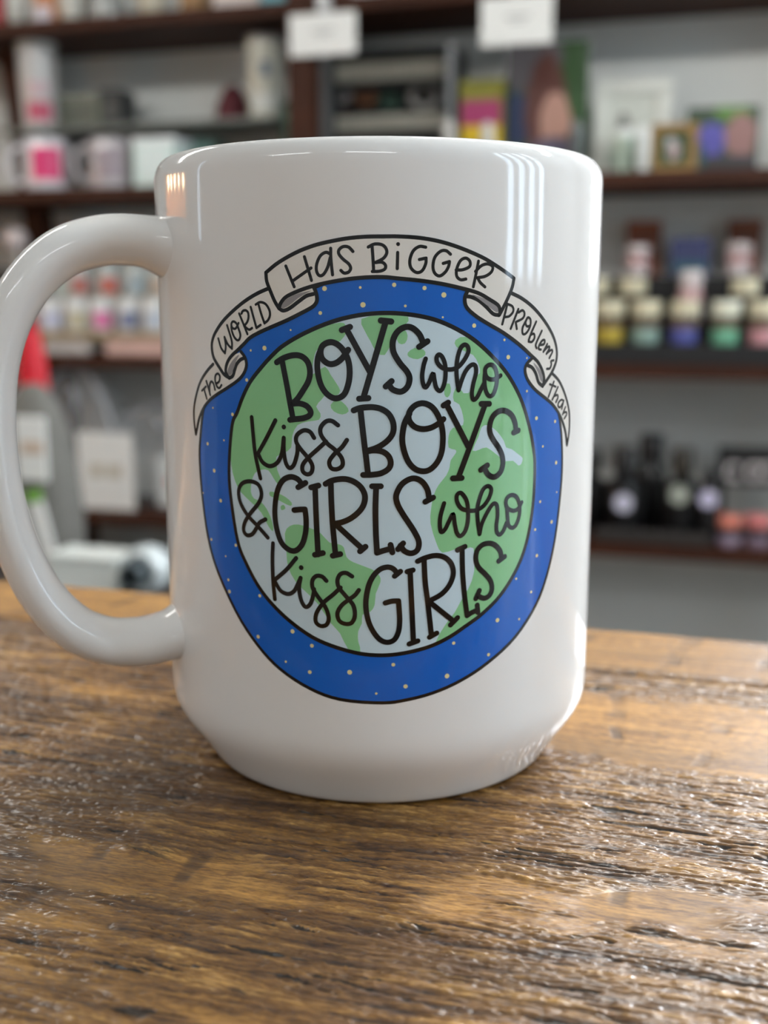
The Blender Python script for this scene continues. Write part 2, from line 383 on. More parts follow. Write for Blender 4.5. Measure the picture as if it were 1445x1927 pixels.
def dot_geo(p, r, seg=14):
    V = [p.copy()] + [p + Vector((cos(2 * pi * k / seg), sin(2 * pi * k / seg))) * r for k in range(seg)]
    return V, [(0, 1 + k, 1 + (k + 1) % seg) for k in range(seg)]
def fill_geo(poly, step=0.0008):
    if sum(poly[i].cross(poly[(i + 1) % len(poly)]) for i in range(len(poly))) < 0: poly = list(reversed(poly))
    bm = bmesh.new(); vs = [bm.verts.new((p.x, p.y, 0)) for p in poly]; bm.faces.new(vs).normal_update()
    bmesh.ops.triangulate(bm, faces=bm.faces[:], ngon_method='EAR_CLIP')
    u0 = min(p.x for p in poly); u1 = max(p.x for p in poly); u = u0 + step
    while u < u1:
        bmesh.ops.bisect_plane(bm, geom=bm.verts[:] + bm.edges[:] + bm.faces[:], plane_co=(u, 0, 0), plane_no=(1, 0, 0)); u += step
    bm.verts.index_update(); V = [Vector((v.co.x, v.co.y)) for v in bm.verts]; Fc = [tuple(v.index for v in f.verts) for f in bm.faces]; bm.free()
    return V, Fc
def printed(name, geos, m, layer, parent, label=None):
    V, Fc = join(*geos); r = R + 0.000007 * layer + 0.00001
    me = bpy.data.meshes.new(name); W3 = []; Nn = []
    for p in V:
        a = p.x / R; W3.append((r * sin(a), -r * cos(a), p.y)); Nn.append((sin(a), -cos(a), 0))
    fs = []
    for f in Fc:       # face outwards
        A_, B_, C_ = V[f[0]], V[f[1]], V[f[2]]
        fs.append(f if (B_ - A_).cross(C_ - A_) >= 0 else tuple(reversed(f)))
    me.from_pydata(W3, [], fs); me.materials.append(m)
    me.polygons.foreach_set('use_smooth', [True] * len(me.polygons)); me.update()
    me.normals_split_custom_set_from_vertices(Nn)
    o = bpy.data.objects.new(name, me); COL.objects.link(o); o.parent = parent
    if label: o['label'] = label
    return o
MM = 1.0 / 11685.0      # metres on the mug front for one photo pixel
INK = ceramic('print_black', rgb(6, 5, 6)); BLUE = ceramic('print_blue', rgb(6, 106, 214), 0.10); PALE = ceramic('print_pale_blue', rgb(214, 236, 246), 0.05)
GREEN = ceramic('print_green', rgb(150, 216, 156), 0.08); STAR = ceramic('print_star', rgb(240, 228, 170)); BAN = ceramic('print_banner', rgb(240, 236, 228)); GREY = ceramic('print_grey', rgb(150, 146, 146))

outer_vis = [(376, 870), (385, 968), (402, 1052), (444, 1150), (486, 1215), (528, 1259.5), (584, 1296), (640, 1316), (720, 1322.5), (762, 1317.5), (814, 1304), (866, 1281), (917.6, 1247), (969.5, 1198), (1008, 1138), (1029, 1081), (1044.7, 1008.6), (1055, 918), (1057.5, 860), (1054.5, 801)]
outer_hid = [(1044, 750), (1020, 685), (982, 615), (920, 562), (830, 522), (715, 508), (605, 535), (525, 580), (470, 625), (425, 675), (398, 720), (384, 765), (378, 815)]
outer = catmull(S('P', *(outer_vis + outer_hid)), 4, True)
inner = S('P', (437, 800), (431.5, 870), (433.4, 926), (447, 1016), (463.7, 1060.6), (491.7, 1111), (528, 1153), (573, 1189.5), (612, 1210.5), (668, 1228), (713.6, 1233), (757, 1229.5), (807, 1217), (845, 1199), (876, 1178), (907, 1155), (938, 1124), (963, 1087), (982, 1047), (995, 1000),
          (1003, 944), (1006, 879), (1003, 841), (994, 796), (979, 749), (954.5, 704), (920, 664.5), (881, 632), (828, 605), (776, 592.5), (723, 589), (672.7, 593.6), (623, 606), (573, 627), (535, 649), (515, 666), (493, 690), (471, 718.7), (456.7, 747.8), (446.5, 776))
globe = printed('printed_globe', [fill_geo(catmull(inner, 3, True))], PALE, 1, mug, 'pale blue printed globe')
ring = printed('printed_night_sky', [fill_geo(outer)], BLUE, 0, mug, 'blue printed night sky ring')
lands = dict(north_america=[(571, 629), (600, 616), (640, 607), (650, 612), (652, 625), (640, 642), (622, 650), (600, 655), (592, 668), (588, 690), (585, 705), (596, 700), (612, 690), (622, 705), (632, 720), (640, 735), (632, 745), (615, 742), (605, 752), (595, 765), (603, 778), (600, 790), (580, 793), (560, 800), (550, 820), (548, 842), (535, 852), (520, 860), (522, 885), (530, 905), (524, 912), (515, 900), (505, 885), (492, 884), (480, 890), (474, 905), (472, 925), (478, 938), (488, 942), (498, 952), (506, 965), (513, 985), (514, 1000), (505, 990), (492, 965), (478, 950), (462, 935), (448, 918), (438, 890), (434, 860), (434, 830), (440, 793), (453, 752), (473, 713), (501, 677), (533, 650)],
    greenland=[(680, 600), (720, 593), (768, 596), (762, 612), (748, 622), (738, 642), (724, 668), (708, 662), (697, 642), (686, 622)],
    iceland=[(745, 628), (760, 620), (767, 632), (762, 646), (750, 646)], isle=[(767, 664), (780, 655), (797, 658), (800, 668), (786, 676), (770, 672)],
    cove=[(622, 762), (635, 752), (650, 762), (656, 774), (644, 780), (628, 774)],
    cuba=[(508, 925), (522, 928), (537, 935), (549, 946), (547, 952), (533, 946), (519, 938), (508, 933)], islet=[(528, 953), (534, 950), (537, 957), (530, 960)],
    south_america=[(545, 990), (562, 987), (587, 995), (604, 1004), (620, 1021), (637, 1024), (647, 1030), (652, 1048), (665, 1058), (699, 1071), (713, 1082), (716, 1095), (707, 1117), (705, 1138), (697, 1151), (682, 1157), (681, 1173), (674, 1188), (674, 1207), (678, 1226), (655, 1221), (640, 1192), (623, 1173), (598, 1136), (578, 1116), (556, 1094), (542, 1066), (539, 1038), (536, 1004)],
    britain=[(837, 725), (846, 722), (848, 738), (842, 748), (836, 742)],
    africa=[(857, 640), (858, 652), (872, 660), (890, 668), (900, 685), (903, 702), (890, 712), (888, 735), (872, 740), (862, 726), (853, 740), (854, 755), (864, 761), (871, 782), (871, 800), (852, 805), (844, 820), (844, 842), (856, 846), (858, 852), (848, 866), (846, 879), (840, 894), (825, 913), (816, 932), (811, 958), (810, 985), (821, 1022), (832, 1040), (855, 1034), (876, 1033), (891, 1032), (892, 1075), (882, 1106), (867, 1131), (855, 1153), (839, 1174), (820, 1208), (850, 1196), (900, 1160), (950, 1105), (983, 1040), (1001, 950), (1003, 860), (985, 768), (955, 710), (917, 666), (880, 634)])
for nm, pl in lands.items():
    o = printed('land_patch', [fill_geo(catmull(S('P', *pl), 2, True))], GREEN, 2, globe)
printed('water_patch', [fill_geo(catmull(S('P', (889, 848), (900, 822), (906, 804), (918, 800), (935, 812), (948, 830), (952, 842), (962, 845), (975, 855), (983, 862), (981, 872), (975, 876), (965, 867), (950, 868), (940, 860), (930, 852), (915, 842), (902, 846)), 2, True))], PALE, 3, globe)
printed('globe_outline', [stroke_geo(inner, 8.2 * MM, 5, closed=True)], INK, 4, globe)
printed('ring_outline', [stroke_geo(outer, 7.0 * MM, 1, closed=True)], INK, 4, ring)
stars = [(610.7, 543, 4.6), (677.8, 541, 2.6), (683, 573.6, 5), (602.7, 589, 3.6), (547, 621, 2), (497.8, 655, 4.6), (472, 659.4, 2.3), (464.5, 715, 3.5), (437.8, 779.8, 3.6), (401, 767.5, 2), (421.7, 828.5, 2), (391, 835, 3.6), (403.4, 885.5, 4), (382.5, 927.5, 1.6), (415.5, 942, 4), (398, 1015, 3), (444, 1026, 3.4), (425, 1046.6, 2), (430, 1091, 3), (432, 1113, 4), (489, 1121, 3.5), (486, 1198, 4), (550.5, 1188, 4.5), (587, 1215, 4), (538, 1245, 2.5), (583, 1264.6, 4), (658, 1265, 5), (708, 1305, 2.5),
         (740, 1250.7, 3.8), (763, 1291.5, 4.4), (841, 1272, 5), (853.5, 1210, 3.5), (919, 1231.8, 3.6), (935.7, 1167, 4.6), (976.5, 1165, 2.5), (999, 1114, 3), (971, 1089, 2.6), (1009.7, 1045.5, 3.6), (1006.6, 996.5, 3), (1037.5, 982, 4), (1016, 944, 3), (1047, 926, 2), (1046, 870.6, 4), (741.6, 536, 4), (798.6, 542, 4), (835, 555, 5), (762.6, 575.7, 2.6), (833, 597, 2), (892, 612.7, 4.2), (948.8, 639.6, 2.6), (956, 672, 4.4), (991, 673.7, 2), (991, 736, 2.5), (1009, 787, 4), (1044, 793, 3.5), (1021, 840, 2.5)]
for (x, y, r_) in stars: printed('star', [dot_geo(surf(x, y), r_ * MM)], STAR, 5, ring)

# banner
c_top = S('J', (65, 500), (200, 390), (400, 275), (600, 195), (800, 145), (1000, 110), (1200, 93), (1400, 90)) + S('B', (150, 95), (300, 105), (450, 132), (600, 180), (750, 245), (850, 305), (930, 360), (975, 395))
c_right = S('B', (975, 395), (962, 460), (930, 540), (893, 615), (872, 655))
c_bot = S('J', (213, 905), (235, 840), (300, 770), (450, 700), (620, 645), (800, 605), (1000, 572), (1200, 553), (1400, 550)) + S('B', (150, 395), (300, 410), (450, 432), (600, 465), (720, 500), (800, 545), (860, 585), (875, 620), (872, 655))
c_left = S('J', (65, 500), (75, 600), (120, 720), (165, 825), (213, 905))
w_top = S('K', (1035, 20), (900, 80), (750, 170), (600, 290), (450, 440), (350, 590), (310, 700), (305, 800), (330, 920), (400, 1040), (460, 1130), (530, 1180))
w_fold = S('J', (600, 650), (628, 720), (642, 790), (630, 845), (580, 895), (450, 965), (300, 1040), (150, 1105), (0, 1172)) + S('K', (800, 655), (720, 735), (640, 815), (560, 890), (510, 965), (485, 1050), (490, 1120), (530, 1180))
w_lip = S('J', (213, 905), (260, 930), (330, 905), (430, 830), (520, 765), (600, 742))
t_top = S('K', (320, 1000), (240, 1090), (160, 1220), (110, 1370), (75, 1550), (72, 1700), (85, 1830), (96, 1905))
t_fold = S('K', (680, 840), (730, 910), (750, 1000), (730, 1090), (680, 1170), (600, 1240), (480, 1320), (370, 1390), (280, 1460), (200, 1560), (140, 1700), (112, 1830), (96, 1905))
t_lip = S('K', (530, 1180), (575, 1150), (600, 1070), (625, 1000), (670, 945), (710, 925))
p_top = S('L', (535, 375), (640, 430), (760, 530), (870, 670), (940, 800), (972, 920), (970, 1030), (930, 1140), (870, 1235), (835, 1285))
p_fold = S('L', (105, 345), (75, 420), (92, 510), (180, 595), (300, 672), (450, 760), (600, 870), (720, 980), (790, 1050), (835, 1140), (850, 1220), (835, 1285))
p_lip = S('L', (408, 590), (350, 575), (280, 505), (210, 445), (140, 412), (95, 405))
n_top = S('L', (920, 1150), (1000, 1240), (1060, 1380), (1095, 1530), (1098, 1680), (1088, 1790), (1075, 1860))
n_fold = S('L', (735, 1010), (683, 1065), (665, 1130), (690, 1220), (760, 1315), (850, 1390), (940, 1470), (1010, 1580), (1058, 1720), (1075, 1860))
n_lip = S('L', (835, 1285), (795, 1245), (770, 1165), (735, 1105), (690, 1080))
LW = 7.4 * MM
def spl(p): return catmull(p, 4)
banner = printed('printed_banner', [fill_geo(spl(c_top) + spl(c_right)[1:] + list(reversed(spl(c_bot)))[1:] + list(reversed(spl(c_left)))[1:-1])], BAN, 10, mug, 'white printed ribbon banner')
def ribbon(geopts, layer): printed('banner_fold', [fill_geo(geopts)], BAN, layer, banner)
ribbon(spl(t_top) + list(reversed(spl(t_fold)))[1:], 6); ribbon(spl(n_top) + list(reversed(spl(n_fold)))[1:], 6)
for x in (t_top, t_fold, n_top, n_fold): printed('fold_outline', [stroke_geo(x, LW * .92)], INK, 7, banner)
ribbon(spl(w_top) + list(reversed(spl(w_fold)))[1:], 8); ribbon(spl(p_top) + list(reversed(spl(p_fold)))[1:], 8)
for x in (w_top, w_fold, w_lip, p_top, p_fold, p_lip, t_lip, n_lip): printed('fold_outline', [stroke_geo(x, LW)], INK, 9, banner)
for g in (S('J', (225, 880), (300, 800), (420, 740), (575, 705), (520, 735), (430, 790), (330, 870), (260, 905)), S('K', (505, 1110), (530, 1020), (590, 930), (655, 880), (620, 960), (585, 1060), (550, 1140)),
          S('L', (145, 385), (250, 420), (370, 480), (405, 540), (380, 560), (300, 500), (210, 430)), S('L', (745, 1055), (800, 1110), (835, 1180), (835, 1240), (815, 1225), (790, 1150))):
    printed('fold_shade', [fill_geo(catmull(g, 3, True))], GREY, 9.5, banner)
printed('banner_outline', [stroke_geo(x, LW) for x in (c_top, c_right, c_bot, c_left)], INK, 11, banner)

def word(label, strokes, w, dots=(), layer=12, parent=None):
    g = [stroke_geo(s, w) for s in strokes] + [dot_geo(surf(x, y), r_ * MM) for x, y, r_ in dots]
    return printed('lettering', g, INK, layer, parent or globe, label)
BW, SW = 11.4 * MM, 8.6 * MM
word('the word BOYS', [S('A', (668, 1022), (720, 990), (790, 970), (850, 978), (895, 1020), (912, 1090), (900, 1160), (860, 1230), (820, 1290), (785, 1325)), S('A', (705, 1000), (740, 1180), (765, 1320), (788, 1440)), S('A', (785, 1325), (840, 1325), (890, 1345), (917, 1385), (905, 1415), (860, 1433), (800, 1440), (765, 1445)),
    S('A', (1192, 930), (1150, 990), (1100, 1028), (1050, 1033), (1005, 1000), (990, 950), (1003, 902), (1050, 875), (1100, 883), (1150, 925), (1190, 1000), (1203, 1090), (1193, 1180), (1160, 1260), (1100, 1287), (1040, 1258), (993, 1190), (968, 1090), (968, 1000), (990, 930)),
    S('A', (1145, 785), (1205, 762)), S('A', (1180, 780), (1350, 1090)), S('P', (716.6, 603), (736, 605)), S('P', (725.8, 605), (684, 748)), S('A', (1272, 1290), (1340, 1285)),
    S('B', (298, 885), (358, 845)), S('B', (330, 862), (300, 795), (250, 750), (200, 743), (145, 775), (112, 840), (115, 920), (160, 1000), (210, 1060), (230, 1110), (215, 1170), (170, 1205), (110, 1190), (80, 1150)), S('B', (60, 1168), (102, 1130))], BW)
word('the word who', [S('B', (345, 970), (330, 1020), (320, 1090), (327, 1150), (345, 1175), (370, 1140), (397, 1075), (407, 1120), (420, 1175), (445, 1200), (468, 1178), (485, 1110), (485, 1020), (465, 960), (440, 940), (423, 962), (430, 1000), (465, 1035), (520, 1047), (575, 1030), (620, 980), (650, 920), (645, 882), (620, 870), (592, 900), (572, 970), (565, 1050), (570, 1130), (580, 1195)),
    S('B', (580, 1195), (600, 1130), (630, 1060), (670, 1015), (700, 1020), (705, 1070), (685, 1150), (675, 1220), (685, 1262), (710, 1248), (740, 1190), (765, 1140)),
    S('B', (770, 1060), (765, 1130), (775, 1200), (800, 1237), (830, 1220), (852, 1150), (852, 1070), (830, 1020), (795, 1015), (770, 1045), (775, 1090), (800, 1115), (840, 1115), (880, 1090))], SW)
word('the word kiss above BOYS', [S('P', (474, 785), (477, 820), (481, 856), (490.5, 900)), S('P', (518.5, 791), (503, 822), (486, 853)), S('C', (450, 190), (480, 248), (530, 275), (580, 250), (610, 185), (622, 85)), S('C', (622, 85), (622, 170), (635, 250), (660, 287), (690, 265), (712, 190), (715, 130)),
    S('C', (825, 85), (798, 45), (755, 35), (712, 65), (705, 110), (735, 160), (785, 220), (813, 270), (808, 315), (780, 330), (750, 310), (750, 265), (790, 215), (845, 165), (905, 110)),
    S('C', (985, 0), (945, -28), (905, -25), (870, 15), (872, 65), (915, 124), (965, 165), (1010, 220), (1015, 270), (980, 295), (940, 288), (927, 245), (960, 195), (1010, 150), (1045, 100))], SW, [(534.4, 803.4, 4.8)])
word('the word BOYS in the second line', [S('E', (125, 258), (200, 228), (300, 212), (420, 210), (540, 237), (640, 300), (700, 390), (727, 490), (715, 600), (650, 700), (550, 780), (440, 835), (330, 870)), S('E', (228, 250), (255, 500), (290, 800), (310, 950), (340, 1215)), S('E', (310, 880), (430, 862), (560, 882), (650, 950), (683, 1050), (650, 1140), (540, 1207), (400, 1230), (268, 1233)),
    S('E', (1478, 390), (1400, 460), (1290, 520), (1170, 540), (1060, 515), (985, 450), (952, 370), (972, 270), (1050, 185), (1160, 150), (1270, 183), (1355, 265), (1420, 390), (1458, 530), (1470, 690), (1450, 890), (1385, 1040), (1285, 1145), (1180, 1178), (1060, 1148), (960, 1050), (893, 900), (857, 720), (870, 550), (905, 420), (965, 310)),
    S('F', (195, 345), (265, 302)), S('F', (245, 340), (565, 960)), S('F', (765, 320), (885, 320)), S('F', (820, 335), (420, 1430)), S('F', (335, 1445), (470, 1440)),
    S('F', (1253, 755), (1323, 722)), S('F', (1288, 730), (1272, 600), (1222, 490), (1130, 427), (1030, 432), (940, 510), (893, 640), (897, 760), (950, 870), (1030, 990), (1080, 1110), (1090, 1230), (1050, 1355), (960, 1425), (870, 1390), (815, 1300)), S('F', (757, 1318), (855, 1248))], BW)
word('an ampersand', [S('C', (515, 755), (450, 680), (380, 605), (332, 520), (320, 440), (345, 390), (400, 377), (452, 400), (473, 460), (455, 520), (400, 590), (362, 650), (353, 705), (375, 738), (410, 732), (440, 690), (460, 655), (500, 632))], SW)
word('the word GIRLS', [S('C', (718, 417), (768, 387)), S('C', (745, 400), (715, 362), (665, 347), (612, 375), (577, 450), (562, 570), (572, 680), (602, 780), (650, 832), (700, 843), (745, 800), (768, 720), (772, 640), (765, 567)), S('C', (692, 570), (730, 566), (765, 565)),
    S('C', (805, 418), (855, 405)), S('C', (832, 415), (840, 640), (852, 868)), S('C', (830, 870), (885, 858)),
    S('G', (182, 245), (270, 198), (380, 174), (500, 174), (620, 217), (720, 300), (775, 420), (760, 550), (690, 660), (570, 760), (440, 820), (320, 845)), S('G', (262, 220), (268, 450), (285, 800), (310, 1080), (332, 1310)), S('G', (340, 860), (740, 1225)), S('G', (702, 1263), (785, 1192)), S('G', (290, 1330), (405, 1303)),
    S('G', (885, 280), (1015, 280)), S('G', (945, 290), (935, 600), (940, 950), (958, 1285)), S('G', (958, 1285), (1080, 1245), (1175, 1222)), S('G', (1162, 1165), (1190, 1280)),
    S('E', (1205, 1638), (1323, 1575)), S('E', (1262, 1590), (1238, 1460), (1170, 1350), (1080, 1292), (980, 1292), (865, 1360), (795, 1460), (763, 1570), (792, 1690), (870, 1830), (950, 1950)) + S('D', (270, 622), (300, 690), (290, 750), (245, 775), (195, 757), (168, 718)), S('D', (150, 745), (187, 702))], BW)
word('the word who in the third line', [S('D', (483, 412), (458, 500), (452, 570), (462, 620), (490, 600), (520, 540), (548, 490), (560, 560), (575, 625), (600, 650), (635, 615), (655, 540), (655, 440), (640, 380), (605, 337), (577, 352), (577, 400), (610, 450), (670, 466), (720, 460), (770, 430), (810, 370), (825, 310), (800, 287), (767, 310), (742, 370), (724, 450), (727, 540), (740, 635)),
    S('D', (740, 635), (757, 560), (800, 470), (840, 415), (866, 430), (870, 500), (862, 570), (865, 620), (885, 640), (913, 610), (935, 555)),
    S('D', (938, 440), (943, 520), (950, 570), (975, 590), (1003, 570), (1025, 510), (1030, 430), (1010, 370), (975, 352), (942, 370), (930, 410), (945, 450), (985, 466), (1020, 450), (1045, 405))], SW)
word('the word kiss above the globe bottom', [S('C', (550, 793), (546, 900), (551, 1050), (562, 1168)), S('C', (705, 892), (640, 970), (560, 1040)), S('C', (560, 1045), (600, 1110), (650, 1133), (690, 1115), (715, 1070), (735, 1025)), S('C', (735, 1025), (725, 1090), (737, 1170), (767, 1220), (800, 1200), (820, 1140), (825, 1100)),
    S('C', (908, 1045), (880, 1017), (842, 1012), (815, 1040), (815, 1090), (850, 1150), (900, 1220), (923, 1290), (910, 1338), (870, 1348), (837, 1320), (842, 1260), (890, 1190), (950, 1140), (1003, 1090)),
    S('C', (1080, 1015), (1040, 992), (1002, 1000), (982, 1040), (992, 1090), (1040, 1150), (1088, 1210), (1098, 1280), (1075, 1328), (1030, 1333), (992, 1310), (982, 1260), (1010, 1210), (1060, 1170), (1100, 1140), (1125, 1107))], SW, [(567, 1068, 5.0)])
word('the word GIRLS in the last line', [S('H', (582, 513), (668, 442)), S('H', (625, 478), (560, 402), (470, 377), (360, 412), (262, 510), (192, 650), (152, 850), (152, 1020), (192, 1210), (272, 1370), (370, 1478), (480, 1513), (580, 1470), (640, 1350), (657, 1200), (652, 1050), (640, 888)), S('H', (442, 918), (540, 892), (640, 888)),
    S('H', (772, 445), (858, 422)), S('H', (815, 435), (832, 800), (865, 1510)), S('H', (802, 1538), (930, 1492)),
    S('H', (930, 288), (1050, 235), (1200, 202), (1330, 228), (1424, 309), (1464, 420), (1454, 540), (1394, 670), (1294, 780), (1180, 850), (1090, 890)), S('H', (1025, 265), (1042, 600), (1080, 900), (1135, 1400)), S('H', (1115, 910), (1439, 1169)), S('H', (1424, 1250), (1530, 1142)), S('H', (1108, 1435), (1215, 1375)),
    S('I', (325, 280), (438, 228)), S('I', (395, 265), (402, 600), (430, 950), (470, 1270)), S('I', (470, 1270), (540, 1225), (625, 1188)), S('I', (622, 1112), (632, 1222)),
    S('I', (945, 448), (1037, 378)), S('I', (988, 410), (970, 300), (900, 212), (810, 178), (702, 202), (622, 290), (602, 420), (642, 540), (740, 640), (820, 740), (845, 860), (810, 960), (735, 1007), (655, 985), (632, 955)), S('I', (602, 1012), (655, 893))], BW * .94)
TW = 6.0 * MM
word('the words HAS BIGGER', [S('J', (290, 425), (385, 660)), S('J', (500, 320), (580, 588)), S('J', (370, 592), (575, 448)), S('J', (797, 225), (800, 350), (818, 525)), S('J', (795, 290), (742, 270), (680, 310), (640, 400), (637, 480), (668, 533), (715, 520), (762, 440), (792, 330)),
    S('J', (1048, 260), (1000, 212), (940, 205), (892, 240), (890, 290), (940, 350), (1000, 400), (1023, 450), (1000, 493), (950, 505), (912, 475)),
    S('J', (1222, 210), (1290, 177), (1370, 182), (1418, 220), (1430, 280), (1390, 340), (1305, 385)), S('J', (1265, 205), (1275, 340), (1283, 485)), S('J', (1305, 385), (1375, 382), (1415, 415), (1408, 460), (1350, 484), (1268, 487)),
    S('B', (145, 210), (142, 325)), S('B', (345, 172), (300, 167), (255, 200), (232, 265), (240, 320), (280, 353), (320, 340), (345, 290), (348, 250)), S('B', (300, 260), (348, 250)), S('B', (522, 222), (490, 197), (450, 202), (410, 245), (397, 310), (410, 358), (445, 378), (485, 350), (508, 310), (515, 275)), S('B', (470, 288), (515, 275)),
    S('B', (562, 335), (610, 333), (658, 310), (660, 272), (630, 250), (592, 270), (566, 330), (567, 380), (595, 405), (632, 400)), S('B', (722, 272), (705, 360), (685, 455)), S('B', (700, 345), (745, 303), (790, 292), (823, 312), (813, 350), (770, 380), (715, 390)), S('B', (715, 390), (735, 425), (768, 456))], TW, [(748.9, 459.4, 3.6)], 12, banner)
TW2 = 5.0 * MM
word('the word WORLD', [S('K', (388, 668), (425, 790), (475, 858)), S('K', (475, 858), (485, 760), (468, 648)), S('K', (468, 648), (510, 740), (565, 800)), S('K', (565, 800), (560, 690), (502, 495)),
    S('K', (650, 468), (612, 538), (572, 530), (557, 480), (580, 447), (620, 470), (650, 540), (673, 620), (660, 678), (630, 688), (590, 640), (562, 560), (557, 500)),
    S('K', (658, 345), (710, 470), (765, 610)), S('K', (688, 345), (705, 312), (742, 303), (773, 332), (778, 400), (758, 460), (722, 505)), S('K', (722, 505), (785, 552), (825, 532)), S('K', (807, 260), (845, 400), (882, 530)), S('K', (882, 530), (935, 492)), S('K', (905, 215), (940, 340), (985, 470)), S('K', (872, 228), (930, 197), (1000, 222), (1048, 300), (1055, 370), (1030, 430), (985, 470))], TW2, (), 12, banner)
word('the word THE', [S('K', (177, 1343), (228, 1290)), S('K', (203, 1320), (240, 1448)), S('K', (233, 1217), (258, 1300), (285, 1400)), S('K', (278, 1380), (275, 1290), (293, 1225), (325, 1250), (345, 1330)), S('K', (362, 1252), (400, 1220), (408, 1155), (382, 1122), (352, 1145), (347, 1210), (372, 1290), (405, 1308), (430, 1268))], TW2 * .95, (), 12, banner)
word('the word PROBLEMS', [S('L', (490, 480), (440, 678)), S('L', (487, 478), (538, 502), (548, 550), (510, 598), (465, 608)), S('L', (597, 530), (522, 722)), S('L', (600, 562), (638, 542), (658, 572), (640, 620), (575, 655)), S('L', (572, 658), (582, 723)),
    S('L', (715, 690), (682, 698), (668, 660), (690, 612), (716, 632), (714, 690), (690, 745), (660, 775), (638, 765), (640, 710), (668, 650)), S('L', (772, 652), (725, 760), (698, 835)), S('L', (722, 780), (750, 772), (755, 812), (730, 850), (698, 848)), S('L', (827, 742), (770, 870), (775, 912)),
    S('L', (812, 882), (848, 872), (855, 835), (832, 837), (803, 880), (797, 918), (818, 926)), S('L', (880, 872), (842, 948)), S('L', (848, 938), (888, 898), (902, 908), (872, 968)), S('L', (874, 962), (918, 930), (930, 948), (900, 1010)), S('L', (942, 1032), (917, 1040), (920, 1072), (905, 1110), (876, 1115))], TW2, (), 12, banner)
word('the word THAN', [S('L', (945, 1240), (892, 1390)), S('L', (905, 1266), (963, 1290)), S('L', (985, 1292), (930, 1418)), S('L', (945, 1385), (977, 1370), (985, 1395), (965, 1442)), S('L', (1040, 1428), (1018, 1418), (992, 1445), (987, 1482), (1008, 1490), (1032, 1450)), S('L', (1042, 1425), (1022, 1508)), S('L', (1058, 1488), (1030, 1562)), S('L', (1036, 1548), (1064, 1538), (1070, 1560), (1047, 1602))], TW2 * .92, (), 12, banner)

# ------------------------------------------------------------------ shelving on the back wall
SA, SB, SC, SD = 0.570, 0.282, -0.018, -0.315     # shelf top heights
SF, SBK = 1.62, 1.825
TH = 0.022
unit = thing('shelf_unit', 'dark brown wooden shelf unit along the grey back wall', 'shelf unit', (-0.2, 1.72, FZ))
for z in (SA, SB, SC, SD): box('shelf_board', DWOOD, -1.72, 0.36, SF, SBK, z - TH, z, unit, 0.002)
for x in (-1.70, -0.615, 0.34):
    box('post', DWOOD, x - .022, x + .022, SF - .012, SF + .03, FZ, SA + .06, unit, 0.002)
    box('rear_post', DWOOD, x - .022, x + .022, SBK - .04, SBK, FZ, SA + .06, unit, 0.002)

def lean_post(name, xt, xb, y0, y1):
    zt, zb = SA + .06, FZ
    V = [(x + dx, y, z) for (x, z) in ((xb, zb), (xt, zt)) for y in (y0, y1) for dx in (-.021, .021)]
    mesh_obj(name, V, [(0, 2, 3, 1), (4, 5, 7, 6), (0, 1, 5, 4), (2, 6, 7, 3), (0, 4, 6, 2), (1, 3, 7, 5)], DWOOD, unit)
lean_post('post', -1.264, -1.100, 1.735, 1.775)
def rect(p, Y):
    x0, y0, x1, y1 = p; ym = (y0 + y1) / 2
    return at(x0, ym, Y).x, at(x1, ym, Y).x, at((x0 + x1) / 2, y1, Y).z, at((x0 + x1) / 2, y0, Y).z
def shift(p, Y, d):
    """sideways step that keeps a round thing's centre, d behind its front plane, on the sight line"""
    xm, ym = (p[0] + p[2]) / 2, (p[1] + p[3]) / 2; return at(xm, ym, Y + d).x - at(xm, ym, Y).x

def facing(cx, cy):
    """turn of a thing whose front looks at the viewer's spot (its print and handle follow)"""
    v = Vector((cx - CAM.x, cy - CAM.y)).normalized(); return atan2(-v.x, v.y)
# -- item kinds
def carton(name, label, cat, p, Y, depth, zb, c, group=None, face=None, bev=0.002, rough=0.5):
    """box on a shelf: body, lid flap seam, printed panel"""
    x0, x1, z0, z1 = rect(p, Y); z0 = zb
    t = thing(name, label, cat, ((x0 + x1) / 2, Y + depth / 2, z0), group)
    box('body', mat('card_%d_%d_%d' % c, c, rough), x0, x1, Y, Y + depth, z0, z1 - 0.004, t, bev)
    lc = tuple(min(255, int(v * 1.08 + 6)) for v in c)
    box('lid', mat('card_%d_%d_%d' % lc, lc, rough), x0 - .001, x1 + .001, Y - .001, Y + depth + .001, z1 - 0.012, z1, t, 0.0015)
    w_, h_ = x1 - x0, z1 - z0
    for (fx0, fz0, fx1, fz1, fc) in (face or []):
        box('printed_panel', mat('print_%d_%d_%d' % fc, fc, 0.5), x0 + w_ * fx0, x0 + w_ * fx1, Y - .0022, Y - .0002, z0 + h_ * fz0, z0 + h_ * fz1, t)
    return t
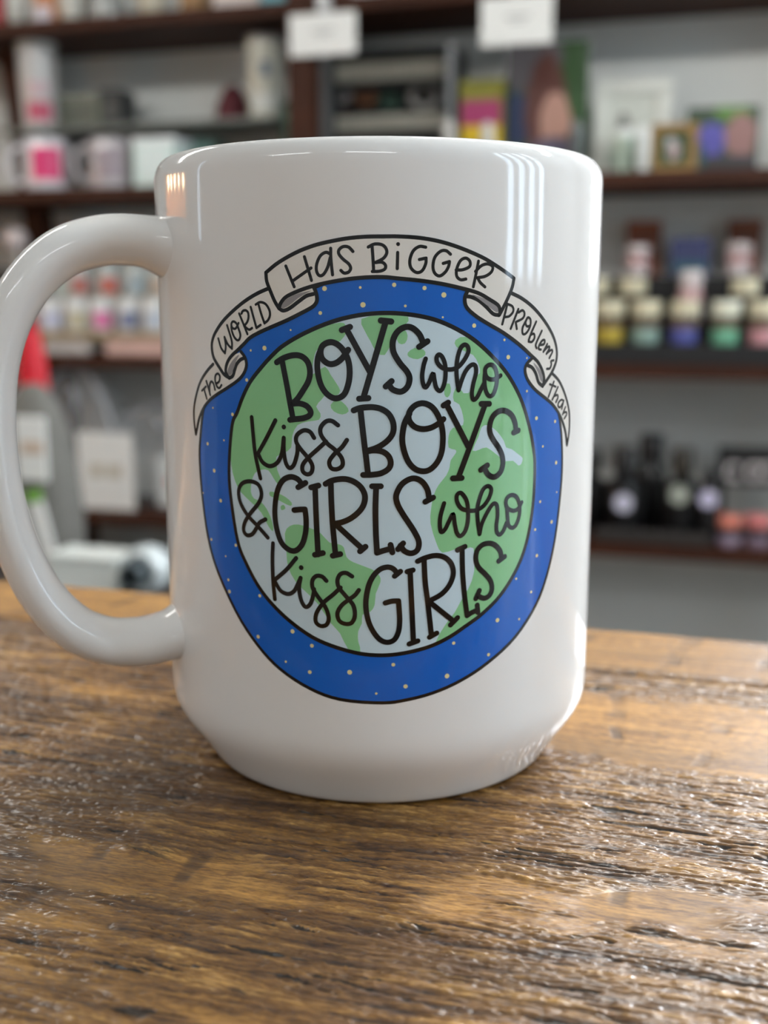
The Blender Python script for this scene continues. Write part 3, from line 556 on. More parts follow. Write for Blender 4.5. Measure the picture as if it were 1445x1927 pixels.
def small_mug(label, p, Y, zb, c, pc, group=None, handle=-1):
    x0, x1, z0, z1 = rect(p, Y); z0 = zb; h = z1 - z0
    r_ = min((x1 - x0) * 0.37, h * 0.45); cx = ((x1 - r_) if handle < 0 else (x0 + r_)) + shift(p, Y, r_); cy = Y + r_
    t = thing('mug', label, 'mug', (cx, cy, z0), group); m = mat('mug_%d_%d_%d' % c, c, 0.12, coat=0.3, var=0.03)
    lathe('body', m, [(1e-5, 0), (r_ * .85, 0), (r_ * .97, h * .04), (r_, h * .1), (r_, h * .97), (r_ * .97, h), (r_ * .90, h * .98), (r_ * .88, h * .1), (1e-5, h * .08)], (cx, cy, z0), t, 36)
    fa = facing(cx, cy)
    hh = [Vector((cx + handle * r_ * q * cos(fa), cy + handle * r_ * q * sin(fa), z0 + h * s)) for q, s in ((.92, .82), (1.2, .85), (1.5, .74), (1.62, .5), (1.48, .27), (1.2, .17), (.92, .2))]
    mesh_obj('handle', *tube_geo(catmull(hh, 4), lambda q: (h * .055, h * .08), 10, Vector((-sin(fa), cos(fa), 0))), m, t, smooth=True)
    V, Fc = [], []
    for i in range(9):
        a = fa + radians(-38 + 76 * i / 8)
        for z in (.2, .82): V.append((cx + (r_ + .0004) * sin(a), cy - (r_ + .0004) * cos(a), z0 + h * z))
    for i in range(8): Fc.append((2 * i, 2 * i + 2, 2 * i + 3, 2 * i + 1))
    mesh_obj('printed_panel', V, Fc, mat('print_%d_%d_%d' % pc, pc, 0.3), t, smooth=True)
    return t
def tumbler(label, p, Y, zb, c, lidc, prints, group=None):
    x0, x1, z0, z1 = rect(p, Y); z0 = zb; h = z1 - z0; r_ = (x1 - x0) / 2; cx = (x0 + x1) / 2 + shift(p, Y, r_); cy = Y + r_
    t = thing('tumbler', label, 'tumbler', (cx, cy, z0), group)
    lathe('body', mat('steel_%d_%d_%d' % c, c, 0.25, coat=0.4, var=0.03), [(1e-5, 0), (r_ * .80, 0), (r_ * .84, h * .02), (r_ * .95, h * .9), (r_ * .95, h * .93), (1e-5, h * .93)], (cx, cy, z0), t, 36)
    lathe('lid', mat('lid_%d_%d_%d' % lidc, lidc, 0.2, var=0.03), [(r_ * .97, h * .92), (r_, h * .935), (r_, h * .975), (r_ * .9, h * .985), (r_ * .6, h * .985), (r_ * .55, h), (1e-5, h)], (cx, cy, z0), t, 36)
    for (a0, a1, s0, s1, pc) in prints:
        V, Fc = [], []
        for i in range(7):
            a = facing(cx, cy) + radians(a0 + (a1 - a0) * i / 6)
            for s in (s0, s1):
                rr = r_ * (.84 + .12 * s) + .0006; V.append((cx + rr * sin(a), cy - rr * cos(a), z0 + h * s))
        for i in range(6): Fc.append((2 * i, 2 * i + 2, 2 * i + 3, 2 * i + 1))
        mesh_obj('printed_panel', V, Fc, mat('print_%d_%d_%d' % pc, pc, 0.4), t, smooth=True)
    return t
def jar(label, px, ylid, ybot, wpx, Y, zb, waxc, labc, lidc, group=None):
    x0, x1, z0, z1 = rect((px - wpx / 2, ylid, px + wpx / 2, ybot), Y); z0 = zb; h = z1 - z0; r_ = (x1 - x0) / 2; cx = (x0 + x1) / 2 + shift((px, ylid, px, ybot), Y, r_); cy = Y + r_
    t = thing('candle_jar', label, 'jar', (cx, cy, z0), group)
    lathe('body', mat('wax_%d_%d_%d' % waxc, waxc, 0.12, coat=0.5), [(1e-5, 0), (r_ * .9, 0), (r_ * .96, h * .03), (r_ * .96, h * .58), (r_ * .85, h * .64), (1e-5, h * .64)], (cx, cy, z0), t, 28)
    lathe('lid', mat('lid_%d_%d_%d' % lidc, lidc, 0.35, var=0.05), [(1e-5, h * .64), (r_ * .98, h * .64), (r_, h * .66), (r_, h * .97), (r_ * .95, h), (1e-5, h)], (cx, cy, z0), t, 28)
    lathe('label_band', mat('label_%d_%d_%d' % labc, labc, 0.6), [(r_ * .975, h * .36), (r_ * .98, h * .36), (r_ * .98, h * .61), (r_ * .975, h * .61)], (cx, cy, z0), t, 28)
    return t
BLK = mat('black_plastic', (16, 16, 18), 0.3); BLKM = mat('black_matte', (20, 20, 22), 0.6); WHT = mat('white_paper', (238, 238, 234), 0.6, var=0.03)
def bottle(label, px, ytop, wpx, Y, zb, badge=None, group=None, neck=0.45, capc=(30, 28, 28)):
    yb = 1030
    x0, x1, z0, z1 = rect((px - wpx / 2, ytop, px + wpx / 2, yb), Y); z0 = zb; h = z1 - z0; r_ = (x1 - x0) / 2; cx = (x0 + x1) / 2 + shift((px, ytop, px, yb), Y, r_); cy = Y + r_
    t = thing('bottle', label, 'bottle', (cx, cy, z0), group)
    lathe('body', BLK, [(1e-5, 0), (r_ * .93, 0), (r_, h * .03), (r_, h * .55), (r_ * .9, h * .62), (r_ * neck, h * .68), (r_ * neck, h * .74), (1e-5, h * .74)], (cx, cy, z0), t, 28)
    lathe('cap', mat('cap_%d_%d_%d' % capc, capc, 0.35), [(1e-5, h * .73), (r_ * (neck + .12), h * .73), (r_ * (neck + .12), h * .98), (r_ * (neck + .06), h), (1e-5, h)], (cx, cy, z0), t, 24)
    if badge:
        bx, by, br, bc = badge; c = at(bx, by, Y); sc = (at(bx + br, by, Y) - c).length
        mesh_obj('badge', *disc_geo((c.x, Y - .0005, c.z), sc, 0, 28, .0015), mat('badge_%d_%d_%d' % bc, bc, 0.5), t)
    return t
def frame(name, label, cat, p, Y, zb, fc, pic, fw=0.012, lean=0.0, glass=True, mats=None):
    """picture frame: four rails, backing, picture patches"""
    x0, x1, z0, z1 = rect(p, Y); z0 = zb; t = thing(name, label, cat, ((x0 + x1) / 2, Y + .008, z0)); m = mat('frame_%d_%d_%d' % fc, fc, 0.45)
    if fw > 0:
        box('frame_rail', m, x0, x1, Y, Y + .016, z0, z0 + fw, t, .002); box('frame_rail', m, x0, x1, Y, Y + .016, z1 - fw, z1, t, .002)
        box('frame_rail', m, x0, x0 + fw, Y, Y + .016, z0 + fw, z1 - fw, t, .002); box('frame_rail', m, x1 - fw, x1, Y, Y + .016, z0 + fw, z1 - fw, t, .002)
    pm = picture_mat('picture_' + name + str(len(MATS)), pic, x0, x1, z0, z1)
    if fw > 0: box('picture', pm, x0 + fw, x1 - fw, Y + .006, Y + .012, z0 + fw, z1 - fw, t)
    else:
        v, f = box_geo(x0, x1, Y, Y + .016, z0, z1, 0.004); mesh_obj('picture', v, f, pm, t)
        box('backing', m, x0 + .004, x1 - .004, Y + .016, Y + .020, z0, z1 - .004, t)
    box('easel_back', m, (x0 + x1) / 2 - .01, (x0 + x1) / 2 + .01, Y + .020, Y + .07, z0, z0 + (z1 - z0) * .5, t)
    return t
def picture_mat(name, pic, x0, x1, z0, z1):
    """soft blotches of printed colour; blobs given in picture fractions (u, v, ru, rv, colour)"""
    k = NT(name); bg, blobs = pic
    sep = k.n('ShaderNodeSeparateXYZ', None, Vector=k.coord('Generated')); u, v = sep.outputs[0], sep.outputs[2]
    nz = k.noise(k.coord('Generated'), 7.0, 4)
    col = k.mix(nz, tuple(x * .7 for x in rgb(*bg)[:3]) + (1,), rgb(*bg))
    for (bu, bv, ru, rv, c) in blobs:
        du = k.math('DIVIDE', k.math('SUBTRACT', u, bu), ru); dv = k.math('DIVIDE', k.math('SUBTRACT', v, bv), rv)
        d = k.math('ADD', k.math('MULTIPLY', du, du), k.math('MULTIPLY', dv, dv)); d = k.math('MULTIPLY_ADD', k.math('SUBTRACT', nz, .5), .9, d)
        col = k.mix(k.sstep(d, 1.15, 0.75), col, rgb(*c))
    k.set(k.b, 'Base Color', col); k.b.inputs['Roughness'].default_value = 0.35; MATS[name] = k.m; return k.m

# -- top shelf: only the feet of the goods show
def vase(label, px, wpx, c, Y=1.66, h=.16, prof=None, name='vase', cat='vase', band=None):
    a = at(px - wpx / 2, 20, Y).x; b = at(px + wpx / 2, 20, Y).x; r_ = (b - a) / 2; cx = (a + b) / 2 + shift((px, 20, px, 20), Y, r_); cy = Y + r_
    t = thing(name, label, cat, (cx, cy, SA)); m = mat('glaze_%d_%d_%d' % c, c, 0.25, coat=0.3)
    lathe('body', m, prof(r_, h) if prof else [(1e-5, 0), (r_ * .6, 0), (r_ * .95, h * .25), (r_, h * .45), (r_ * .7, h * .8), (r_ * .5, h * .9), (r_ * .6, h), (r_ * .5, h), (1e-5, h * .5)], (cx, cy, SA), t, 28)
    lathe('rim', mat('rim_%d_%d_%d' % (band or c), band or c, 0.3), [(r_ * .52, h * .97), (r_ * .64, h * .97), (r_ * .64, h * 1.02), (r_ * .52, h * 1.02)], (cx, cy, SA), t, 24)
    return t
vase('red bottle at the left end of the top shelf', -2, 26, (170, 20, 30), h=.2, name='bottle', cat='bottle')
vase('round white vase with a dark rim on the top shelf', 32, 36, (190, 190, 182), h=.09, band=(40, 40, 40), prof=lambda r_, h: [(1e-5, 0), (r_ * .5, 0), (r_ * .9, h * .2), (r_, h * .5), (r_ * .8, h * .85), (r_ * .6, h), (1e-5, h * .9)])
carton('gift_box', 'orange and white box on the top shelf above the tall pink-printed tumbler', 'box', (62, -60, 98, 40), 1.66, .06, SA, (196, 128, 74), face=[(.1, .0, .9, .35, (214, 206, 214))])
vase('wide white bowl on the top shelf', 136, 56, (206, 204, 194), h=.08, name='bowl', cat='bowl', prof=lambda r_, h: [(1e-5, 0), (r_ * .55, 0), (r_ * .8, h * .3), (r_, h), (r_ * .94, h), (r_ * .7, h * .35), (1e-5, h * .1)])
vase('silver grey tin on the top shelf', 200, 60, (150, 150, 146), h=.10, name='tin', cat='tin', prof=lambda r_, h: [(1e-5, 0), (r_ * .98, 0), (r_, h * .04), (r_, h * .9), (r_ * .8, h), (1e-5, h)])
vase('cream ceramic jar on the top shelf', 285, 54, (198, 190, 170), h=.12, name='jar', cat='jar')
carton('gift_box', 'tan cardboard box on the top shelf', 'box', (336, -90, 378, 28), 1.67, .07, SA, (184, 146, 96), face=[(.15, .1, .85, .5, (150, 112, 70))])
carton('gift_box', 'pinkish white box at the front of the top shelf', 'box', (398, -110, 484, 14), 1.63, .09, SA, (214, 200, 194), face=[(.1, .3, .9, .8, (190, 160, 160))])
carton('gift_box', 'teal box at the front of the top shelf beside the post', 'box', (490, -100, 560, 12), 1.63, .09, SA, (112, 176, 190), face=[(.1, .3, .9, .8, (230, 236, 236))])

# -- hanging price cards under the top shelf
def price_card(label, p, Y=1.598):
    x0, x1, z0, z1 = rect(p, Y); t = thing('price_card', label, 'sign', ((x0 + x1) / 2, Y, z0), 'white cards hung from the top shelf')
    box('card', WHT, x0, x1, Y - .001, Y + .001, z0, z1, t, .0008); w_ = x1 - x0; h_ = z1 - z0
    box('printed_line', mat('print_grey_ink', (150, 152, 150), .6), x0 + w_ * .34, x0 + w_ * .68, Y - .0016, Y - .001, z0 + h_ * .56, z0 + h_ * .60, t)
    box('printed_line', mat('print_grey_ink', (150, 152, 150), .6), x0 + w_ * .40, x0 + w_ * .62, Y - .0016, Y - .001, z0 + h_ * .46, z0 + h_ * .49, t)
    box('clip', mat('clear_clip', (200, 200, 200), .2), (x0 + x1) / 2 - .008, (x0 + x1) / 2 + .008, Y - .003, Y + .022, max(z1 - .006, SA - TH - .004), max(z1 + .004, SA - .002), t)
price_card('white price card hanging beside the brown post', (545, 24, 670, 104))
price_card('white price card hanging above the portrait canvas', (905, -8, 1040, 84))

# -- upper bay, left: riser with tumblers, mugs beneath
RZ = 0.397
rs = thing('display_riser', 'thin grey display riser over the row of mugs', 'riser', (-0.93, 1.75, SB))
rx0, rx1 = at(112, 250, 1.74).x, at(520, 250, 1.74).x
GREYM = mat('grey_metal', (120, 124, 118), .35)
box('riser_top', GREYM, rx0 - .085, rx1 + .015, 1.665, 1.815, RZ - .008, RZ, rs, .002)
for x in (rx0 - .080, rx1 + .010): box('riser_leg', GREYM, x - .004, x + .004, 1.75, 1.815, SB, RZ - .008, rs, .001)
tumbler('tall white tumbler with pink print beside the left post', (38, 70, 106, 240), 1.66, RZ, (206, 204, 202), (226, 226, 220), [(-40, 40, .08, .30, (196, 84, 110)), (-35, 30, .38, .52, (206, 176, 182))], 'tumblers on the riser')
tumbler('tall white tumbler with a dark blue oval on the right of the riser', (464, 58, 534, 255), 1.68, RZ, (214, 214, 200), (176, 172, 172), [(-16, 16, .50, .66, (96, 110, 130)), (-50, 40, .1, .3, (226, 228, 222))], 'tumblers on the riser')
carton('gift_box', 'grey green flat box lying on the riser beside the tall pink-printed tumbler', 'box', (110, 178, 186, 235), 1.72, .08, RZ, (118, 120, 104), face=[(.1, .2, .9, .8, (96, 98, 86))])
carton('camera_box', 'dark box standing on the riser', 'box', (188, 168, 226, 235), 1.73, .06, RZ, (46, 48, 48), face=[(.2, .25, .8, .7, (84, 84, 80))])
def cap_hat(label, p, Y, zb, c):
    x0, x1, z0, z1 = rect(p, Y); z0 = zb; h = z1 - z0; r_ = (x1 - x0) / 2; cx = (x0 + x1) / 2 + shift(p, Y, r_); cy = Y + r_
    t = thing('cap', label, 'hat', (cx, cy, z0)); m = mat('felt_%d_%d_%d' % c, c, .8)
    lathe('crown', m, [(r_ * .9, 0), (r_ * .92, h * .15), (r_ * .8, h * .55), (r_ * .5, h * .85), (r_ * .12, h), (1e-5, h)], (cx, cy, z0), t, 28)
    V, Fc = lathe_geo([(r_ * .5, .002), (r_ * .95, .002), (r_ * .95, .005), (r_ * .5, .006)], cx - r_ * .25, cy - r_ * .35, z0, 24, False); mesh_obj('brim', V, Fc, m, t, smooth=True)
cap_hat('dark red cap on the riser', (404, 150, 474, 240), 1.74, RZ, (98, 44, 52))
small_mug('white mug with a bright pink letter on the front', (20, 257, 126, 352), 1.635, SB, (226, 222, 226), (226, 60, 120), 'mugs under the riser')
small_mug('pale grey mug with a faded lilac print', (146, 258, 246, 352), 1.65, SB, (196, 190, 192), (164, 150, 156), 'mugs under the riser')
carton('gift_box', 'bright mint white box beside the mugs under the riser', 'box', (250, 258, 330, 352), 1.66, .08, SB, (222, 240, 234), face=[(.15, .2, .85, .8, (232, 246, 242))])
carton('gift_box', 'teal green box at the back under the riser', 'box', (350, 262, 402, 352), 1.735, .07, SB, (120, 160, 150))

# -- upper bay, middle: books, jewellery case, boxes, pictures
for i, (x0, x1, yt, c, nm) in enumerate([(532, 547, 190, (44, 84, 66), 'dark green'), (549, 564, 182, (92, 110, 96), 'grey green'), (566, 582, 188, (38, 74, 60), 'deep green'), (584, 600, 184, (84, 74, 112), 'purple')]):
    a, b, _, zt = rect((x0, yt, x1, 260), 1.70)
    t = thing('book', nm + ' book spine beside the jewellery case', 'book', ((a + b) / 2, 1.76, SB), 'upright books beside the jewellery case')
    bm_ = mat('book_%d' % i, c, .6); box('cover', bm_, a, b, 1.70, 1.81, SB, zt, t, .0015); box('pages', WHT, a + .0015, b - .0015, 1.705, 1.8105, zt - .0004, zt + .0006, t)
    box('spine_band', mat('book_band_%d' % i, tuple(min(255, v + 50) for v in c), .6), a + .002, b - .002, 1.6992, 1.7002, zt - .03, zt - .02, t)
cs = thing('jewellery_case', 'dark jewellery display case with rows of white slots', 'display case', (at(725, 200, 1.72).x, 1.80, SB))
cx0, cx1, _, czt = rect((600, 88, 852, 260), 1.70)
DGREY = mat('charcoal_panel', (52, 54, 54), .6); SILV = mat('silver_trim', (132, 134, 136), .3, .6)
box('back_panel', DGREY, cx0, cx1, 1.80, 1.808, SB, czt, cs)
box('top_panel', DGREY, cx0, cx1, 1.71, 1.80, czt - .006, czt, cs); box('bottom_panel', DGREY, cx0, cx1, 1.71, 1.80, SB, SB + .006, cs)
for (a, b) in ((600, 617), (841, 853)): xa, xb = at(a, 170, 1.70).x, at(b, 170, 1.70).x; box('side_frame', SILV, xa, xb, 1.70, 1.714, SB, czt, cs, .001); box('side_panel', DGREY, xa, xb, 1.714, 1.80, SB, czt, cs)
PIN = mat('white_slot', (196, 192, 178), .5)
for (yt, yb) in ((112, 146), (212, 242)):
    zt, zb2 = at(725, yt, 1.71).z, at(725, yb, 1.71).z
    box('slot_tray', DGREY, cx0 + .02, cx1 - .015, 1.735, 1.80, zb2 - .008, zb2, cs)
    for i in range(20):
        xx = at(628 + i * 10.6, 130, 1.71).x; box('slot_divider', PIN, xx - .0018, xx + .0018, 1.725, 1.745, zb2, zt, cs)
for (px, py, wpx, hpx, c, nm) in ((648, 212, 26, 40, (176, 170, 168), 'pale pink'), (690, 212, 40, 44, (138, 96, 70), 'copper brown'), (735, 212, 34, 30, (70, 96, 84), 'dark green'), (800, 212, 62, 50, (186, 184, 182), 'silver white')):
    a, b, zb2, zt = rect((px - wpx / 2, py - hpx, px + wpx / 2, py), 1.78); trz = at(725, 242, 1.71).z
    t = thing('bracelet_stand', nm + ' bracelet stand inside the jewellery case', 'jewellery', ((a + b) / 2, 1.775, trz))
    r_ = (b - a) / 2; m = mat('stand_%d_%d_%d' % c, c, .4)
    lathe('base', m, [(1e-5, 0), (r_ * .7, 0), (r_ * .7, .004), (r_ * .2, .006), (r_ * .2, .02), (1e-5, .02)], ((a + b) / 2, 1.775, trz), t, 20)
    zc = max(zt - r_ * .6, trz + .03); ringp = [Vector(((a + b) / 2 + r_ * .8 * cos(2 * pi * i / 16), 1.775, zc + r_ * .6 * sin(2 * pi * i / 16))) for i in range(17)]
    mesh_obj('bracelet', *tube_geo(ringp, lambda q: (.006, .010), 8, Vector((0, 1, 0))), m, t, smooth=True)
carton('snack_box', 'yellow, magenta and green striped box beside the portrait canvas', 'box', (866, 150, 946, 262), 1.70, .06, SB, (132, 128, 40), face=[(.04, .55, .96, .80, (166, 52, 104)), (.04, .22, .96, .55, (222, 186, 24)), (.04, .02, .96, .2, (168, 150, 60))])
frame('portrait_canvas', 'large rounded canvas print of a red-haired person on a green ground', 'picture', (952, 78, 1106, 250), 1.72, SB, (70, 72, 70), ((46, 84, 36), [(.2, .9, .5, .25, (92, 88, 92)), (.12, .45, .25, .2, (36, 50, 84)), (.5, .5, .26, .42, (92, 52, 44)), (.62, .42, .2, .22, (186, 142, 126)), (.55, .05, .6, .14, (140, 110, 86)), (.6, .2, .3, .12, (96, 90, 112))]), fw=0)
def votive(label, p, Y, zb, c, topc):
    x0, x1, z0, z1 = rect(p, Y); z0 = zb; h = z1 - z0; r_ = (x1 - x0) / 2; cx = (x0 + x1) / 2 + shift(p, Y, r_); cy = Y + r_
    t = thing('votive', label, 'candle', (cx, cy, z0))
    lathe('cup', mat('cup_%d_%d_%d' % c, c, .15, coat=.4), [(1e-5, 0), (r_ * .7, 0), (r_ * .9, h * .1), (r_, h * .8), (r_ * .92, h * .8), (1e-5, h * .7)], (cx, cy, z0), t, 24)
    lathe('wax', mat('cup_%d_%d_%d' % topc, topc, .3), [(1e-5, h * .7), (r_ * .9, h * .7), (r_ * .8, h * .95), (r_ * .4, h), (1e-5, h)], (cx, cy, z0), t, 24)
votive('small white votive left of the striped box', (832, 222, 858, 262), 1.66, SB, (196, 194, 188), (216, 214, 208)); votive('small pale votive in front of the striped box', (905, 228, 930, 262), 1.64, SB, (206, 206, 200), (214, 214, 210)); votive('small grey stone votive before the portrait canvas', (1070, 225, 1100, 262), 1.68, SB, (92, 98, 98), (112, 116, 116))
frame('picture_frame', 'white picture frame with a pale print and a grey figure', 'picture', (1118, 148, 1262, 326), 1.74, SB, (224, 226, 218), ((222, 226, 216), [(.32, .55, .12, .2, (120, 120, 116)), (.5, .1, .6, .2, (196, 210, 196))]), fw=.022)
frame('picture_frame', 'small golden wood picture frame leaning in front of a larger photo', 'picture', (1224, 232, 1312, 324), 1.665, SB, (150, 116, 62), ((44, 84, 50), [(.5, .45, .2, .32, (186, 160, 160)), (.4, .7, .16, .14, (206, 200, 200))]), fw=.013)
frame('photo_panel', 'frameless photo panel with green, violet and pink areas', 'picture', (1290, 200, 1428, 326), 1.72, SB, (40, 42, 42), ((62, 84, 62), [(.62, .92, .25, .12, (96, 140, 60)), (.35, .5, .2, .28, (96, 92, 180)), (.75, .55, .22, .35, (160, 120, 116)), (.6, .12, .8, .18, (62, 62, 66)), (.12, .25, .16, .3, (44, 90, 92))]), fw=0)
votive('bright white and green glass votive before the white frame', (1152, 238, 1200, 326), 1.68, SB, (196, 216, 200), (240, 246, 240)); votive('tall white votive beside the golden wood frame', (1196, 236, 1224, 326), 1.645, SB, (224, 228, 224), (236, 238, 236))

# -- middle bay, right: black tiered stand with candle jars
ts = thing('tiered_stand', 'black tiered display stand holding candle jars', 'display stand', (at(1290, 640, 1.75).x, 1.76, SC))
tx0, tx1 = at(1010, 600, 1.72).x, at(1500, 600, 1.72).x
z1_, z2_, z3_ = at(1290, 648, 1.632).z, at(1290, 606, 1.692).z, at(1290, 520, 1.75).z
box('step', BLKM, tx0, tx1, 1.628, 1.688, SC, z1_, ts, .002); box('step', BLKM, tx0, tx1, 1.688, 1.746, SC, z2_, ts, .002); box('step', BLKM, tx0, tx1, 1.746, 1.792, SC, z3_, ts, .002)
cream = (214, 206, 176)
for px, c, nm in ((1078, (150, 90, 60), 'amber'), (1147, (196, 172, 70), 'yellow'), (1215, (150, 178, 168), 'pale teal'), (1287, (92, 98, 168), 'blue violet'), (1365, (122, 190, 156), 'mint green'), (1434, (206, 150, 156), 'pink')):
    jar(nm + ' candle jar with a cream lid in the front row of the black stand', px, 566, 648, 55, 1.632, z1_, c, (96, 78, 62), cream if nm != 'mint green' else (226, 226, 206), 'front row candle jars')
for px, nm in ((1120, 'beside the large mug'), (1190, 'under the left rust brown box'), (1400, 'under the right rust brown box')):
    jar('cream-lidded dark jar in the second row of the stand, ' + nm, px, 524, 604, 54, 1.691, z2_, (58, 56, 50), (70, 60, 52), cream, 'second row candle jars')
def roll(label, px, yt, yb, wpx, Y, zb):
    x0, x1, z0, z1 = rect((px - wpx / 2, yt, px + wpx / 2, yb), Y); z0 = zb; h = z1 - z0; r_ = (x1 - x0) / 2; cx = (x0 + x1) / 2 + shift((px, yt, px, yb), Y, r_); cy = Y + r_
    t = thing('soap_stack', label, 'soap', (cx, cy, z0), 'pink and white soap stacks')
    pk = mat('soap_pink', (206, 168, 168), .4); wh = mat('soap_white', (222, 212, 212), .4)
    for i, m in enumerate((wh, pk, wh)):
        b_ = h * i / 3; hh_ = h / 3; lathe('soap_puck', m, [(1e-5, b_), (r_ * .8, b_), (r_, b_ + hh_ * .25), (r_, b_ + hh_ * .75), (r_ * .8, b_ + hh_), (1e-5, b_ + hh_)], (cx, cy, z0), t, 24)
roll('pink and white soap stack below the blue box', 1299, 508, 606, 46, 1.692, z2_)
roll('pink and white soap stack beside the large mug, under the rust brown box', 1200, 460, 522, 46, 1.748, z3_)
roll('pink and white soap stack near the right edge of the photo', 1390, 455, 522, 50, 1.748, z3_)
sh_z = at(1290, 462, 1.80).z
carton('gift_box', 'dark blue violet box standing on the black stand', 'box', (1262, 448, 1336, 520), 1.752, .035, z3_, (56, 62, 104), face=[(.1, .1, .9, .4, (48, 92, 108))])
carton('gift_box', 'rust brown box at the back of the stand beside the large mug', 'box', (1178, 416, 1242, 520), 1.795, .028, SC, (132, 70, 40), face=[(.1, .7, .9, .95, (118, 60, 34))])
carton('gift_box', 'rust brown box at the back of the stand near the right edge', 'box', (1368, 414, 1432, 520), 1.795, .028, SC, (118, 62, 34), face=[(.1, .7, .9, .95, (104, 54, 30))])

# -- lower bay, right: black bottles, sign, pink-lidded jars
bottle('black bottle with a white round badge beside the large mug', 1173, 846, 74, 1.66, SD, (1173, 946, 18, (206, 204, 222)), 'black bottles on the lower shelf')
bottle('tallest black bottle in the back row of the lower shelf', 1222, 820, 62, 1.74, SD, None, 'black bottles on the lower shelf', .62)
bottle('black bottle with a grey green badge in the middle of the lower shelf', 1282, 848, 76, 1.66, SD, (1278, 931, 19, (168, 172, 160)), 'black bottles on the lower shelf', .42, (48, 42, 32))
bottle('short black bottle with a lilac badge beside the black sign', 1332, 888, 44, 1.645, SD, (1333, 939, 18, (206, 200, 226)), 'black bottles on the lower shelf', .6)
bottle('black bottle standing mostly behind the large mug', 1108, 850, 70, 1.70, SD, None, 'black bottles on the lower shelf')
sg = thing('shop_sign', 'black box sign with white letters at the right edge', 'sign', (at(1420, 880, 1.72).x, 1.75, SD))
gx0, gx1, gz0, gz1 = rect((1350, 846, 1500, 916), 1.72)
box('panel', BLKM, gx0, gx1, 1.72, 1.75, gz0, gz1, sg, .002)
for x in (gx0 + .01, gx1 - .01): box('leg', BLKM, x - .005, x + .005, 1.725, 1.745, SD, gz0, sg)
for px in (1381, 1420, 1446):
    c = at(px, 888, 1.72); r_ = .013; pts = [Vector((c.x + r_ * cos(a), 1.7195, c.z + r_ * 1.1 * sin(a))) for a in [radians(50 + 260 * i / 14) for i in range(15)]]
    mesh_obj('letter', *tube_geo(pts, lambda q: (.0035, .001), 8, Vector((0, 1, 0))), mat('letter_white', (196, 190, 190), .5), sg)
for px, nm, c in ((1370, 'orange pink', (222, 132, 112)), (1426, 'rose pink', (216, 128, 126))):
    jar(nm + ' lidded lilac jar in front of the black sign', px, 974, 1040, 52, 1.65, SD, (150, 132, 150), (60, 50, 52), c, 'pink-lidded jars before the sign')
carton('tray', 'low dark tray in front of the black bottles', 'tray', (1118, 1002, 1335, 1036), 1.63, .025, SD, (44, 40, 38), bev=.003)

# -- middle bay, left: tan display rack with printed cards and folded packs
rk = thing('card_rack', 'tan wooden two-step card rack seen through the mug handle', 'rack', (at(220, 640, 1.69).x, 1.70, SC))
kx0, kx1 = at(76, 620, 1.65).x, at(450, 620, 1.65).x
TAN = mat('pale_wood', (160, 138, 102), .5)
kz1, kz2 = at(200, 625, 1.645).z, at(200, 560, 1.705).z
box('step', TAN, kx0, kx1, 1.640, 1.700, kz1 - .014, kz1, rk, .002); box('step', TAN, kx0, kx1, 1.700, 1.765, kz2 - .012, kz2, rk, .002)
for x in (kx0 + .006, kx1 - .006): box('side_panel', TAN, x - .006, x + .006, 1.645, 1.765, SC, kz1 - .014, rk); box('upright', TAN, x - .006, x + .006, 1.715, 1.765, kz1 - .014, kz2 - .012, rk)
def ornament(label, px, yt, yb, wpx, Y, zb, c, pc, group):
    x0, x1, z0, z1 = rect((px - wpx / 2, yt, px + wpx / 2, yb), Y); z0 = zb; t = thing('printed_mug', label, 'mug', ((x0 + x1) / 2, Y + .02, z0), group)
    h = z1 - z0; r_ = (x1 - x0) / 2 * .92; cx, cy = (x0 + x1) / 2 + shift((px, yt, px, yb), Y, r_), Y + r_
    lathe('body', mat('mug_%d_%d_%d' % c, c, .2, var=.03), [(1e-5, 0), (r_ * .9, 0), (r_, h * .06), (r_, h * .96), (r_ * .93, h), (r_ * .88, h * .5), (1e-5, h * .3)], (cx, cy, z0), t, 24)
    V, Fc = [], []
    for i in range(7):
        a = facing(cx, cy) + radians(-40 + 80 * i / 6)
        for s in (.12, .62): V.append((cx + (r_ + .0005) * sin(a), cy - (r_ + .0005) * cos(a), z0 + h * s))
    for i in range(6): Fc.append((2 * i, 2 * i + 2, 2 * i + 3, 2 * i + 1))
    mesh_obj('printed_panel', V, Fc, mat('print_%d_%d_%d' % pc, pc, .4), t, smooth=True)
for px, pc, nm in ((98, (206, 206, 226), 'lilac'), (146, (200, 190, 160), 'beige'), (192, (222, 120, 170), 'bright pink'), (242, (120, 126, 156), 'slate blue'), (290, (196, 204, 216), 'pale blue'), (338, (190, 150, 120), 'tan'), (386, (150, 170, 150), 'sage')):
    ornament('small white cup with a %s print on the lower step of the tan rack' % nm, px, 562, 626, 46, 1.645, kz1, (224, 224, 222), pc, 'cups on the lower rack step')
for px, pc, nm in ((120, (190, 196, 186), 'grey'), (150, (196, 120, 110), 'dusty red'), (205, (206, 110, 96), 'coral red'), (255, (176, 190, 196), 'pale blue'), (300, (200, 176, 156), 'peach'), (350, (160, 150, 170), 'mauve')):
    ornament('pale cup with a %s print on the upper step of the tan rack' % nm, px, 498, 560, 46, 1.706, kz2, (196, 202, 198), pc, 'cups on the upper rack step')
